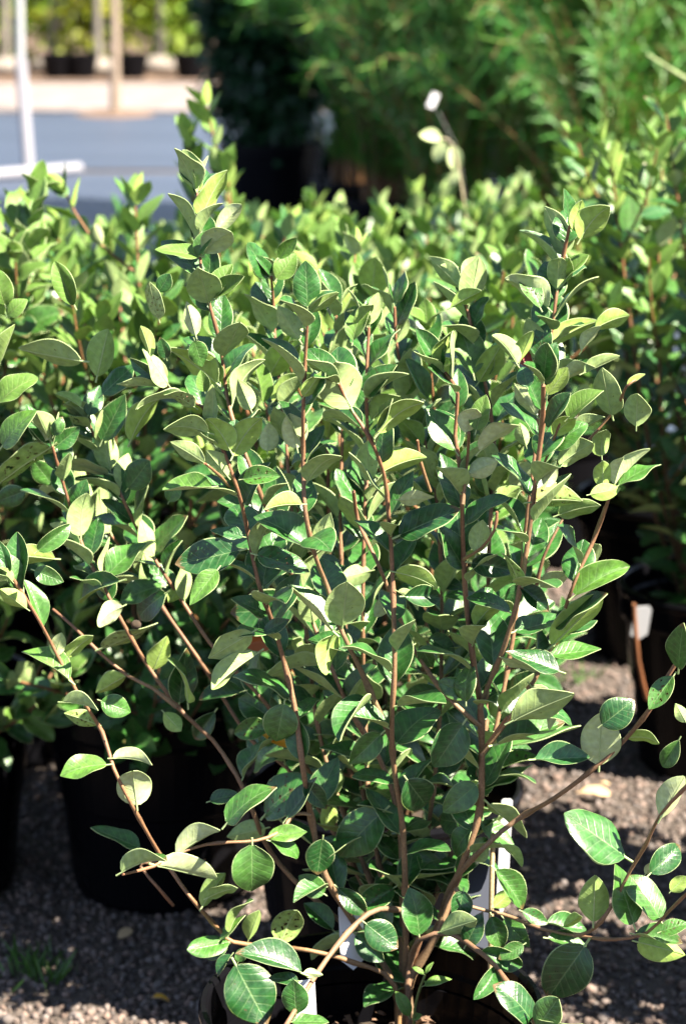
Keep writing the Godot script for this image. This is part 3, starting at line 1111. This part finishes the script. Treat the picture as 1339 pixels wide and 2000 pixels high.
	lf(1110, 512, 1180, 463, 26, Y)
	lf(1010, 782, 1000, 658, 66, L)
	lf(1015, 907, 1015, 788, 102, L)
	lf(1060, 892, 1087, 768, 72, L)
	lf(1070, 882, 1187, 743, 62, L)
	lf(1075, 897, 1228, 788, 52, U)
	lf(965, 932, 1084, 908, 72, L)
	lf(730, 962, 927, 933, 96, L)
	lf(840, 1012, 1002, 953, 72, L)
	lf(580, 982, 682, 893, 72, L)
	lf(220, 952, 357, 945, 62, L)
	lf(590, 922, 518, 848, 62, U)
	lf(600, 892, 642, 828, 52, L)
	lf(650, 892, 762, 808, 62, L)
	lf(790, 902, 832, 798, 72, L)
	lf(720, 512, 700, 428, 92, U)
	lf(740, 522, 832, 418, 72, L)
	lf(800, 542, 877, 438, 72, Y)
	lf(760, 392, 792, 268, 82, D)
	lf(10, 482, 52, 223, 112, L, 1)
	lf(10, 720, 62, 640, 60, U)
	lf(40, 330, 80, 160, 80, U)
	lf(60, 290, 100, 170, 60, L)
	corner = P(0, 1000)
	lf(60, 297, 58, 166, 62, U)
	lf(50, 272, 0, 213, 42, L)
	lf(105, 378, 3, 303, 72, L)
	lf(168, 450, 110, 263, 82, U, 0, 0.1)
	lf(215, 563, 242, 470, 96, L)
	lf(273, 658, 103, 510, 76, U)
	lf(381, 830, 254, 783, 64, L)
	lf(418, 987, 233, 998, 52, U)
	lf(150, 150, 272, 50, 96, U)
	lf(215, 183, 28, 163, 76, L)
	lf(470, 270, 270, 332, 112, U)
	lf(420, 247, 557, 103, 92, U)
	lf(635, 290, 463, 325, 52, U)
	lf(605, 147, 724, 13, 76, U)
	lf(850, 225, 743, 362, 96, U)
	lf(937, 150, 688, 207, 136, D, 0, -0.1)
	lf(950, 97, 823, 70, 62, U)
	lf(1003, 168, 1207, 228, 96, U, 0, -0.1)
	lf(1152, 375, 903, 392, 166, D, 0, -0.1)
	lf(985, 470, 816, 570, 96, L)
	lf(1007, 550, 813, 677, 86, L)
	lf(600, 614, 652, 490, 86, L)
	lf(735, 747, 725, 538, 32, L)
	lf(700, 747, 725, 533, 112, D)
	lf(640, 783, 712, 860, 86, L)
	lf(1110, 748, 1075, 917, 116, U)
	lf(947, 700, 783, 735, 92, D)
	lf(840, 780, 758, 892, 102, D)
	lf(1052, 850, 903, 850, 82, U)
	lf(1107, 935, 948, 975, 72, U)
	lf(1322, 840, 1163, 922, 92, U)
	lf(1302, 467, 1123, 288, 72, U)
	lf(1312, 478, 1230, 607, 46, L)
	lf(1240, 132, 1292, -2, 112, L)
	lf(265, 567, 357, 463, 56, L)
	lf(490, 640, 376, 707, 62, L)
	lf(395, 738, 514, 782, 82, U)
	lf(245, 743, 397, 747, 46, L)
	lf(440, 962, 602, 955, 62, L)
	lf(400, 532, 617, 443, 52, L)
	lf(480, 368, 353, 425, 62, L)
	lf(647, 318, 508, 412, 92, D)
	lf(135, 228, 247, 272, 102, U)
	lf(700, 300, 660, 350, 60, L)
	lf(1030, 470, 1130, 420, 60, U)
	lf(1190, 600, 1150, 480, 60, L)
	corner = P(669, 1000)
	lf(220, 92, 452, -17, 122, D, 0, -0.05)
	lf(470, 217, 368, 48, 96, U)
	lf(520, 162, 547, 28, 92, L)
	lf(500, 198, 688, 232, 122, D)
	lf(690, 292, 648, 138, 46, L)
	lf(690, 290, 802, 390, 76, D)
	lf(690, 284, 638, 372, 76, U)
	lf(770, 292, 902, 230, 66, L)
	lf(932, 237, 1008, 108, 96, L, 0, -0.1)
	lf(905, 327, 1094, 176, 112, U, 0, -0.1)
	lf(830, 452, 1022, 313, 72, D)
	lf(815, 522, 1017, 328, 62, L)
	lf(810, 560, 1005, 540, 86, U)
	lf(845, 622, 638, 545, 96, D)
	lf(780, 622, 613, 566, 42, L)
	lf(570, 472, 767, 468, 32, U)
	lf(515, 447, 602, 328, 92, L)
	lf(480, 742, 470, 578, 66, U)
	lf(500, 717, 373, 663, 76, U)
	lf(575, 705, 767, 745, 106, U)
	lf(560, 737, 702, 802, 92, L)
	lf(735, 680, 842, 812, 42, L)
	lf(660, 817, 897, 700, 82, L)
	lf(600, 907, 862, 833, 76, U)
	lf(640, 915, 927, 846, 72, U)
	lf(750, 967, 962, 960, 76, U)
	lf(620, 1000, 767, 938, 46, D)
	lf(650, 935, 528, 962, 62, D)
	lf(470, 828, 348, 1007, 142, U, 0, -0.15)
	lf(150, 868, 18, 992, 142, U, 0, -0.15)
	lf(378, 698, 210, 772, 102, U)
	lf(255, 520, 118, 592, 96, D)
	lf(270, 525, 148, 622, 62, U)
	lf(335, 490, 452, 560, 72, U)
	lf(300, 520, 352, 612, 76, U)
	lf(205, 235, 377, 268, 62, L)
	lf(240, 330, 397, 330, 96, D)
	lf(215, 310, 302, 362, 42, L)
	lf(10, 330, 187, 315, 72, U)
	lf(200, 340, 108, 402, 62, L)
	lf(110, 230, -12, 262, 102, L)
	lf(380, 265, 472, 302, 52, U)
	lf(1000, 990, 1010, 781, 166, L, 1, -0.05)
	lf(1010, 832, 1132, 738, 112, D)
	lf(1110, 882, 1247, 862, 46, L)
	lf(1312, 890, 1248, 1002, 112, U)
	lf(1340, 822, 1298, 748, 82, L)
	lf(1310, 612, 1322, 438, 82, U)
	lf(1290, 640, 1198, 772, 72, D)
	corner = P(0, 1500)
	lf(535, 147, 513, -22, 116, L, 1, 0.05)
	lf(547, 315, 360, 228, 76, U)
	lf(475, 408, 650, 304, 72, L)
	lf(690, 342, 862, 203, 112, L, 0, 0.05)
	lf(610, 380, 847, 437, 72, L)
	lf(790, 542, 877, 398, 92, L)
	lf(810, 507, 927, 448, 46, L)
	lf(885, 217, 1032, 36, 86, U)
	lf(1037, 235, 895, 267, 102, L)
	lf(985, 298, 985, 517, 142, U, 0, -0.15)
	lf(1035, 182, 1174, 10, 82, U)
	lf(1120, 197, 1242, 40, 76, U)
	lf(1045, 270, 1197, 248, 72, U)
	lf(1055, 285, 1190, 325, 62, U)
	lf(1190, 60, 1282, 167, 102, D)
	lf(1260, 278, 1240, 412, 112, D)
	lf(1265, 492, 1168, 423, 82, U)
	lf(1300, 632, 1193, 518, 82, U)
	lf(895, 642, 947, 478, 36, L)
	lf(860, 672, 962, 578, 42, U)
	lf(970, 672, 1012, 558, 76, L)
	lf(1095, 687, 1152, 518, 96, L)
	lf(895, 680, 733, 717, 62, U)
	lf(890, 690, 803, 742, 46, U)
	lf(1177, 800, 943, 688, 96, U, 0, -0.15)
	lf(920, 768, 1042, 1000, 172, U, 0, -0.2)
	lf(1157, 962, 1148, 828, 88, U)
	lf(1165, 832, 1048, 818, 62, D)
	lf(1185, 800, 1260, 808, 46, L)
	lf(930, 757, 955, 703, 42, U)
	lf(905, 730, 838, 807, 36, D)
	lf(1140, 992, 1282, 988, 52, U)
	lf(1290, 150, 1275, 232, 76, Y)
	lf(820, 130, 940, 90, 60, D)
	corner = P(669, 1500)
	lf(160, 168, -32, 342, 142, U, 0, -0.15)
	lf(372, 300, 158, 345, 122, D, 0, -0.1)
	lf(250, 45, 352, 187, 122, D)
	lf(522, 65, 393, 172, 102, U)
	lf(482, 220, 355, 195, 92, U)
	lf(505, 240, 398, 332, 52, U)
	lf(535, 210, 667, 312, 86, U)
	lf(570, 140, 717, 268, 62, L)
	lf(620, 300, 702, 372, 42, L)
	lf(405, 343, 435, 530, 112, U, 0, -0.15)
	lf(350, 350, 300, 560, 112, D)
	lf(470, 480, 445, 607, 86, U)
	lf(480, 330, 502, 482, 42, U)
	lf(510, 360, 570, 308, 80, L)
	lf(595, 398, 727, 547, 96, U, 0, -0.1)
	lf(590, 545, 662, 478, 72, L)
	lf(480, 692, 542, 570, 86, D)
	lf(580, 578, 620, 712, 92, U)
	lf(630, 590, 727, 697, 82, U)
	lf(705, 690, 608, 747, 76, U)
	lf(700, 560, 802, 607, 62, U)
	lf(795, 605, 947, 635, 52, U)
	lf(800, 665, 952, 690, 66, U)
	lf(860, 620, 942, 568, 62, L)
	lf(945, 693, 788, 917, 172, D, 0, -0.1)
	lf(1102, 347, 866, 180, 96, U, 0, -0.1)
	lf(978, 602, 985, 416, 136, L, 1, -0.05)
	lf(1135, 610, 1058, 378, 122, U, 0, 0.1)
	lf(1237, 590, 1138, 398, 86, U, 0, 0.1)
	lf(1150, 680, 1327, 722, 112, L)
	lf(1140, 650, 1322, 690, 52, U)
	lf(1240, 640, 1347, 598, 62, U)
	lf(1240, 197, 1332, 38, 112, L)
	lf(1200, 412, 1332, 288, 112, D)
	lf(1180, 415, 1252, 343, 36, L)
	lf(1280, 482, 1340, 423, 62, L)
	lf(735, 987, 638, 833, 82, U, 0, -0.2)
	lf(760, 1012, 842, 898, 122, U, 0, -0.2)
	lf(50, 650, 160, 754, 106, U, 0, -0.2)
	lf(90, 608, 212, 702, 132, D)
	lf(-20, 468, 92, 572, 102, D)
	lf(20, 438, 112, 472, 62, D)
	lf(200, 468, 58, 562, 112, D)
	lf(430, 588, 348, 712, 82, D)

func make_rows() -> void:
	var shapes := pot_shape()
	var soil := soil_mesh()
	var chip := chip_mesh()
	# the foremost pot with what lies in it
	var spot := Vector3(0.022, 0, -1.72)
	var fp := pot(spot, shapes, soil, "foremost black plastic nursery pot with bark mulch on its soil", "")
	fp.rotation.y = 0.0
	var chips: Array = []
	var tints: Array = []
	for i in 260:
		var a := rng.randf() * TAU
		var r := 0.115 * sqrt(rng.randf())
		var s := rng.randf_range(0.004, 0.015)
		chips.append(Transform3D(Basis.from_euler(Vector3(rng.randf_range(-0.5, 0.5), rng.randf() * TAU, rng.randf_range(-0.5, 0.5))).scaled(Vector3(s, s, s)), Vector3(r * cos(a), 0.175, r * sin(a))))
		var v := rng.randf_range(0.4, 1.6)
		tints.append(Color(0.12 * v, 0.07 * v, 0.042 * v))
	scatter("bark_mulch", chip, M.stone, chips, fp, tints)
	# a seedling weed in the soil of that pot
	var weed := thing("seedling", at(808, 1995, 1.735), "thin yellow green seedling sprouting from the soil of the foremost pot", "weed")
	var line := smooth_line([Vector3(0.002, -0.06, 0), Vector3.ZERO, at(815, 1945, 1.735) - weed.position, at(829, 1905, 1.735) - weed.position], 0.006)
	put("stem", tube_mesh(line, 0.0014, 0.001, Color(0.15, 0.2, 0.05), Color(0.2, 0.25, 0.06), 5), M.bark, weed)
	for q in [[829, 1905, 842, 1877, 0.5], [829, 1905, 808, 1885, 0.7], [822, 1928, 880, 1900, 0.6], [800, 1990, 780, 1935, 0.75], [803, 1992, 822, 1978, 1.2], [826, 1915, 838, 1925, 0.7]]:
		var p0 := at(q[0], q[1], 1.735) - weed.position
		var p1 := at(q[2], q[3], 1.735) - weed.position
		add_leaf(weed, leaf_fine[1], leaf_frame(p0, p1 - p0, Vector3(0, 1, 0.5), p0.distance_to(p1), q[4]), M.young, lowers[3])
	# plant labels and a cane
	plant_label(at(690, 1895, 1.79), at(684, 1763, 1.80), 0.020, M.white, "white plastic plant label standing among the stems of the foremost pot")
	plant_label(at(602, 2010, 1.70), at(597, 1915, 1.70), 0.014, M.white, "small white plastic plant label low in the left of the foremost pot")
	plant_label(at(935, 1920, 1.82), at(938, 1640, 1.84), 0.021, M.slate, "slate grey plant label turned away, beside the pale cane")
	plant_label(at(978, 1790, 1.90), at(990, 1560, 1.92), 0.010, M.grey, "narrow pale grey plant label behind the right of the foremost shrub")
	var cane := put("bamboo_cane", tube_mesh(smooth_line([at(957, 1900, 1.77), at(959, 1740, 1.775), at(962, 1630, 1.78)], 0.03), 0.0021, 0.0020, Color(0.62, 0.47, 0.24), Color(0.66, 0.50, 0.27), 8), M.bark)
	tag(cane, "thin pale bamboo cane pushed into the foremost pot", "cane")
	# dry leaves on the gravel
	var dl := put("dry_leaf", leaf_fine[5], null)
	dl.transform = leaf_frame(on_ground(1125, 1548, 0.012), Vector3(1, 0.06, 0.1), Vector3(0, 1, 0.4), 0.042)
	for k in 3: dl.set_surface_override_material(k, M.dry)
	tag(dl, "tan dry leaf lying on the gravel right of the foremost shrub", "fallen leaf")
	var d2 := put("dry_leaf", leaf_fine[2], null)
	d2.transform = leaf_frame(on_ground(295, 1948, 0.010), Vector3(1, 0.02, 0.2), Vector3(0.1, 1, 0.2), 0.020)
	for k in 3: d2.set_surface_override_material(k, M.yellow if k == 0 else M.dry)
	tag(d2, "small yellow brown dry leaf on the gravel left of the foremost pot", "fallen leaf")

	# the rows behind: x, z, height, spread, stems, fine leaves, parts, what sets the shrub apart
	var rows := [
		[-0.47, -2.53, 0.57, 0.24, 17, true, 300, "cotoneaster shrub cut by the left edge, dense dark leaves beside the foremost shrub"],
		[0.04, -2.20, 0.54, 0.16, 13, true, 300, "cotoneaster shrub straight behind the foremost one, in the second pot of its column"],
		[-0.20, -2.53, 0.56, 0.24, 17, false, 300, "cotoneaster shrub behind the gap between the left edge shrub and the foremost shrub"],
		[-0.70, -2.95, 0.46, 0.20, 11, false, 200, "cotoneaster shrub beyond the left edge shrub, in the shade of its leaves"],
		[0.08, -2.62, 0.51, 0.18, 16, false, 300, "cotoneaster shrub rising behind the tall upright stem with the cut tip"],
		[-0.44, -2.98, 0.46, 0.20, 15, false, 300, "cotoneaster shrub in the middle of the left block, below the fallen white pipe"],
		[-0.12, -2.98, 0.48, 0.20, 16, false, 300, "cotoneaster shrub with one tall pale shoot, in the third row of the block"],
		[0.14, -3.10, 0.47, 0.17, 16, false, 300, "cotoneaster shrub below the feathery willow fronds, next to the gravel gap"],
		[-0.62, -3.40, 0.40, 0.2, 13, false, 200, "cotoneaster shrub below the white post in the far left of the block"],
		[-0.26, -3.42, 0.42, 0.2, 16, false, 300, "cotoneaster shrub below the shining weed fabric, in the last row but one"],
		[0.12, -3.55, 0.45, 0.2, 16, false, 300, "cotoneaster shrub with a pale withered tip beside the hanging white tag"],
		[-0.50, -3.85, 0.37, 0.2, 12, false, 200, "cotoneaster shrub in the last row, under the horizontal white pipe"],
		[-0.20, -3.88, 0.38, 0.16, 12, false, 240, "cotoneaster shrub in the last row, right before the dark potted shrub"],
		[0.10, -3.98, 0.40, 0.2, 13, false, 200, "cotoneaster shrub in the last row, where the dark shrub meets the willows"],
		[0.48, -2.92, 0.60, 0.23, 17, false, 300, "cotoneaster shrub at the right edge, with pale label and reddish shoot on its black pot"],
		[0.47, -3.40, 0.55, 0.24, 16, false, 300, "cotoneaster shrub behind the right edge shrub, tall pale tips before the willow"],
		[0.36, -3.95, 0.42, 0.22, 15, false, 260, "cotoneaster shrub at the far end of the gravel gap, before the middle willow"],
	]
	var pot_place := ["at the left edge, under the dense dark shrub", "straight behind the foremost pot", "behind the gap left of the foremost shrub", "out at the left, beyond the left edge shrub", "right of the second pot, behind the upright cut stem", "in the middle of the left block", "in the third row, under the tall pale shoot", "next to the gravel gap, third row", "far left, in line with the white post", "under the shining fabric, last row but one", "below the withered tip", "last row, below the fallen pipe", "last row, right before the dark shrub", "last row, where the dark shrub meets the willows", "at the right edge, with the pale label", "behind the right edge pot, before the willows", "at the far end of the gravel gap"]
	for i in rows.size():
		var r: Array = rows[i]
		var where := Vector3(r[0], 0.188, r[1])
		pot(Vector3(r[0], 0, r[1]), shapes, soil, "black plastic nursery pot " + pot_place[i], "nursery pots of the cotoneaster block")
		shrub(where, r[2], r[3], r[4], r[7], "cotoneaster shrubs in black pots", r[5], r[6], [Vector3(-0.045, 0.64, 0.02), Vector3(-0.02, 0.56, 0.03), Vector3(-0.07, 0.60, 0.0)] if i == 6 else ([Vector3(-0.10, 0.64, 0.05), Vector3(-0.06, 0.63, 0.06), Vector3(-0.13, 0.57, 0.05)] if i == 14 else ([Vector3(-0.02, 0.50, 0.0), Vector3(0.10, 0.49, 0.1), Vector3(-0.14, 0.48, 0.05)] if i == 8 or i == 5 else ([Vector3(0.05, 0.20, 0.24), Vector3(-0.12, 0.13, 0.25), Vector3(0.16, 0.09, 0.20), Vector3(-0.02, 0.06, 0.23)] if i == 0 or i == 2 else []))))
	# beside the view: the rest of the front rows to the right, whose shade lies on the gravel
	for q in [[0.63, -2.10, "first"], [0.64, -2.40, "second"], [0.92, -1.25, "third"], [0.95, -0.85, "last"]]:
		pot(Vector3(q[0], 0, q[1]), shapes, soil, "black nursery pot beyond the right edge, %s of four in a line" % q[2], "nursery pots beside the view")
		shrub(Vector3(q[0], 0.188, q[1]), 0.46, 0.09, 9, "small cotoneaster shrub beyond the right edge, %s of four in a line" % q[2], "cotoneaster shrubs beside the view", false, 0)
	# on the right edge shrub's pot
	plant_label(at(1245, 1250, 2.80), at(1256, 1185, 2.79), 0.022, M.grey, "pale translucent plant label hanging on the right edge pot")
	var shoot := put("dead_shoot", tube_mesh(smooth_line([at(1262, 1365, 2.82), at(1245, 1290, 2.79), at(1237, 1180, 2.78)], 0.03), 0.0032, 0.0026, Color(0.25, 0.09, 0.035), Color(0.28, 0.12, 0.05), 6), M.bark)
	tag(shoot, "orange brown bare shoot bent down before the right edge pot", "shoot")

func plant_label(foot: Vector3, head: Vector3, broad: float, m: Material, label: String) -> void:
	# a thin plastic tag with a pointed foot and clipped corners
	var long := foot.distance_to(head)
	var b := broad * 0.5
	var poly := CSGPolygon3D.new()
	poly.name = numbered("plant_label")
	poly.polygon = PackedVector2Array([Vector2(0, 0), Vector2(b, long * 0.16), Vector2(b, long - b * 0.35), Vector2(b * 0.65, long), Vector2(-b * 0.65, long), Vector2(-b, long - b * 0.35), Vector2(-b, long * 0.16)])
	poly.depth = 0.0012
	poly.material = m
	var y := (head - foot).normalized()
	var x := y.cross(Vector3(0.25, 0, 1)).normalized()
	poly.transform = Transform3D(Basis(x, y, x.cross(y)), foot)
	add_child(poly)
	tag(poly, label, "plant label")

func make_background() -> void:
	# white riser with a grey pole in it, and a white pipe lying on the fabric
	var base := on_ground(58, 345)
	var riser := thing("pipe_post", base, "white plastic pipe post with a thinner grey pole rising from it", "post")
	var top := at(40, 116, -base.z + 0.1) - base
	put("sleeve", tube_mesh(smooth_line([Vector3(0, 0, 0), top * 0.5, top], 0.1), 0.024, 0.024, Color(0.8, 0.8, 0.82), Color(0.8, 0.8, 0.82), 16), M.pipe, riser)
	var high := at(36, -140, -base.z + 0.1) - base
	put("pole", tube_mesh(smooth_line([top * 0.9, top, high], 0.1), 0.017, 0.017, Color(1, 1, 1), Color(1, 1, 1), 14), M.grey, riser)
	var pa := on_ground(-60, 345, 0.03)
	var pb := on_ground(156, 328, 0.03)
	var pipe := put("white_pipe", tube_mesh(smooth_line([pa, pa.lerp(pb, 0.5), pb], 0.2), 0.022, 0.022, Color(1, 1, 1), Color(1, 1, 1), 14), M.pipe)
	tag(pipe, "white plastic pipe lying flat on the weed fabric beside the post", "pipe")
	# the single young tree on the near side of the road
	var tl := blade(1.0, 0.62)
	var t0 := on_ground(226, 226)
	var ring := CylinderMesh.new()
	ring.top_radius = 0.16
	ring.bottom_radius = 0.21
	ring.height = 0.02
	var mr := put("mulch_ring", ring, M.mulch)
	mr.position = t0 + Vector3(0, 0.016, 0)
	tag(mr, "", "", "", "structure")
	tree(t0, 0.029, 2.6, "young tree with a brown trunk rising from the near edge of the road", false, tl)
	var lines := [[14, "slim grey trunk at the far left of the tree row, left of the post", 0.026], [104, "tree with a thin trunk right of the pole, over a dark pot", 0.018], [122, "tree with a thick grey trunk behind the thin one right of the pole", 0.027], [192, "tree with a grey trunk standing on the largest pale root ball", 0.027], [312, "tree with a pale root ball between the brown trunk and the dark shrub", 0.026], [396, "tree with a root ball nearest the dark potted shrub", 0.026], [560, "tree of the row hidden behind the dark potted shrub", 0.05]]
	for i in lines.size():
		var g := on_ground(lines[i][0], 150 - (i % 3) * 4)
		tree(g, lines[i][2], 3.4, lines[i][1], true, tl)
	for q in [[114, "small black pot by the thick grey trunk"], [258, "small black pot right of the brown trunk"], [372, "small black pot beside the last root ball"], [160, "small black pot before the largest root ball"]]:
		var kp := put("small_pot", lathe([Vector2(0, 0.004), Vector2(0.085, 0.004), Vector2(0.11, 0.14), Vector2(0.115, 0.145), Vector2(0.115, 0.16), Vector2(0.104, 0.16), Vector2(0.1, 0.13), Vector2(0, 0.13)], 24), M.pot)
		kp.position = on_ground(q[0], 153, 0.012)
		tag(kp, q[1], "plant pot", "small pots among the trees")
	# bushes behind the trees
	var cols := [Color(0.19, 0.29, 0.03), Color(0.13, 0.27, 0.03), Color(0.25, 0.30, 0.03), Color(0.22, 0.32, 0.03), Color(0.17, 0.28, 0.03)]
	var names := ["yellow green bush behind the trees, at the left edge", "mid green bush behind the thin trunk right of the pole", "yellowish bush behind the brown trunk", "olive green bush behind the root balls", "bright bush nearest the dark potted shrub", "dark bush hidden behind the dark potted shrub", "olive bush out of sight to the left"]
	for i in 7:
		var px: float = [-20, 90, 190, 290, 395, 520, -170][i]
		var g := on_ground(px, 140 - (i % 2) * 14) + Vector3(0, 0, -0.35 if i % 2 else 0.1)
		var o := thing("leafy_bush", g, names[i], "bush", "bushes behind the tree row")
		var trunk := smooth_line([Vector3(0, 0, 0), Vector3(0.03, 0.5, 0), Vector3(-0.02, 1.0, 0.02)], 0.2)
		put("trunk", tube_mesh(trunk, 0.03, 0.015, Color(0.12, 0.08, 0.05), Color(0.12, 0.08, 0.05), 6), M.bark, o)
		clump(o, Vector3(0, 0.52, 0), Vector3(0.60, 0.60, 0.3), 1100, tl, M.tree_leaf, cols[i % 5], 0.45, 0.075)
	var hedge := thing("hedge", Vector3(-3.0, 0, -23.5), "long dark hedge closing the view behind the bushes", "hedge")
	for i in 9:
		clump(hedge, Vector3(-4.0 + i * 1.15, 0.9, rng.randf_range(-0.3, 0.3)), Vector3(0.8, 1.0, 0.5), 220, tl, M.tree_leaf, Color(0.07, 0.14, 0.02), 0.5, 0.12)
	# the dark potted shrub
	var dp := on_ground(536, 436)
	var pot_big := lathe([Vector2(0, 0.004), Vector2(0.155, 0.004), Vector2(0.185, 0.25), Vector2(0.195, 0.255), Vector2(0.197, 0.285), Vector2(0.183, 0.285), Vector2(0.178, 0.24), Vector2(0, 0.24)], 32)
	var bp := put("large_pot", pot_big, M.pot)
	bp.position = dp
	tag(bp, "large black pot of the dark shrub, deep in shade", "plant pot")
	var bq := put("large_pot", pot_big, M.pot)
	bq.position = on_ground(628, 425)
	tag(bq, "large black pot in the shade, close beside the dark shrub's pot", "plant pot")
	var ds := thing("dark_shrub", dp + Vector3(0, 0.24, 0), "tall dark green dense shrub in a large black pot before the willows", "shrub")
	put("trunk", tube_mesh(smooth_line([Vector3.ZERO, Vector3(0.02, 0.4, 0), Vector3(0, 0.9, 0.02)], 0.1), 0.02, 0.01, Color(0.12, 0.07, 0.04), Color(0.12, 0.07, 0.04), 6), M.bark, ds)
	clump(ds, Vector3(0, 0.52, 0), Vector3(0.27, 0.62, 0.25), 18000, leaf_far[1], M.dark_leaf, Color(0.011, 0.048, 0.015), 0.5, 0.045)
	# the willows
	var wl := blade(0.075, 0.0055)
	var ws := [[765, 7.3, 1.5, "feathery willow shrub just right of the dark potted shrub", 0.45], [885, 6.4, 1.4, "feathery willow shrub behind the hanging white tag", 0.5], [1040, 7.0, 1.7, "willow shrub with long arching fronds in the middle of the willows", 0.6], [1190, 6.0, 1.4, "willow shrub left of the pale drooping stalk", 0.55], [1340, 6.3, 1.5, "willow shrub at the right edge behind the tall pale tips", 0.62], [1500, 6.8, 1.5, "willow shrub beyond the right edge", 0.62], [860, 8.0, 1.9, "taller willow shrub in the back, above the white tag", 0.6], [1240, 7.7, 1.9, "taller willow shrub in the back, towards the right", 0.62]]
	ws.append([705, 7.8, 1.6, "narrow willow shrub wedged between the dark shrub and the first willow", 0.4])
	for w in ws:
		var d: float = w[1]
		var g := at(w[0], 300, d)
		g.y = 0
		var p := put("willow_pot", lathe([Vector2(0, 0.004), Vector2(0.13, 0.004), Vector2(0.155, 0.2), Vector2(0.165, 0.205), Vector2(0.165, 0.225), Vector2(0.152, 0.225), Vector2(0.15, 0.19), Vector2(0, 0.19)], 28), M.pot)
		p.position = g
		tag(p, "black pot under the " + w[3], "plant pot", "pots of the willow shrubs")
		willow(g, w[2], 120, w[3], wl, w[4])
	# the pale stalk at the right edge, and the white tag on its stake
	var reed := put("drooping_stalk", tube_mesh(smooth_line([at(1420, 200, 3.9), at(1340, 155, 3.9), at(1300, 130, 3.88), at(1262, 106, 3.86)], 0.03), 0.0045, 0.002, Color(0.30, 0.40, 0.16), Color(0.34, 0.44, 0.20), 6), M.bark)
	tag(reed, "pale green drooping stalk reaching in at the right edge", "stalk")
	var tg := thing("hanging_tag", at(845, 196, 5.2), "white paper tag hanging from a bent wire above the shrub tips", "tag")
	var tm := BoxMesh.new()
	tm.size = Vector3(0.019, 0.032, 0.0012)
	var tp := put("tag_card", tm, M.white, tg)
	tp.rotation = Vector3(0.2, 0.5, -0.35)
	put("wire", tube_mesh(smooth_line([at(855, 218, 5.2) - tg.position, at(870, 248, 5.2) - tg.position, at(893, 300, 5.2) - tg.position, at(905, 380, 5.2) - tg.position, at(915, 560, 5.2) - tg.position], 0.02), 0.0012, 0.0012, Color(0.2, 0.2, 0.2), Color(0.2, 0.2, 0.2), 5), M.bark, tg)
	var wt := thing("withered_shoot", at(915, 480, 3.42), "pale withered shoot with drooping cream leaves below the white tag", "shoot")
	var wp := smooth_line([Vector3.ZERO, at(903, 380, 3.42) - wt.position, at(885, 285, 3.42) - wt.position, at(862, 270, 3.42) - wt.position], 0.02)
	put("stem", tube_mesh(wp, 0.002, 0.0012, Color(0.4, 0.35, 0.2), Color(0.5, 0.45, 0.3), 5), M.bark, wt)
	for q in [[866, 270, 824, 262, 0.9], [868, 272, 852, 312, 0.9], [880, 278, 893, 330, 0.8], [862, 268, 846, 284, 1.0], [895, 330, 880, 360, 0.9]]:
		var p0 := at(q[0], q[1], 3.42) - wt.position
		var p1 := at(q[2], q[3], 3.42) - wt.position
		var o := add_leaf(wt, leaf_far[2], leaf_frame(p0, p1 - p0, Vector3(0.2, 0.4, 1), p0.distance_to(p1) * 1.15, q[4] * 1.5), lowers[2], lowers[2])

func tree(foot: Vector3, r: float, tall: float, label: String, ball: bool, leaf: Mesh) -> void:
	var o := thing("young_tree", foot, label, "tree", "young trees along the road" if ball else "")
	var lift := 0.0
	if ball:
		var prof: Array = []
		for i in 10:
			var t := i / 9.0
			prof.append(Vector2(0.14 * pow(sin(lerpf(0.35, PI * 0.92, t)), 0.7), 0.005 + 0.12 * t))
		prof.append(Vector2(0.0, 0.13))
		put("root_ball", lathe(prof, 20), M.burlap, o)
		lift = 0.09
	var top := Vector3(rng.randf_range(-0.06, 0.06), tall * 0.75, rng.randf_range(-0.05, 0.05))
	var c := Color(0.25, 0.23, 0.205) if ball else Color(0.33, 0.26, 0.20)
	put("trunk", tube_mesh(smooth_line([Vector3(0, lift, 0), Vector3(0.01, tall * 0.3, 0), top], 0.15), r, r * 0.45, c, c, 10, 0.1), M.bark, o)
	for k in 5:
		var a := TAU * k / 5 + rng.randf()
		var b := Vector3(0.01, tall * (0.42 + 0.06 * k), 0)
		put("limb", tube_mesh(smooth_line([b, b + Vector3(cos(a) * 0.25, 0.22, sin(a) * 0.25), b + Vector3(cos(a) * 0.5, 0.55, sin(a) * 0.5)], 0.12), r * 0.35, r * 0.12, c, c, 6), M.bark, o)
	clump(o, Vector3(0, tall * 0.78, 0), Vector3(0.55, tall * 0.3, 0.55), 260, leaf, M.tree_leaf, Color(0.15, 0.24, 0.02), 0.3, 0.075)
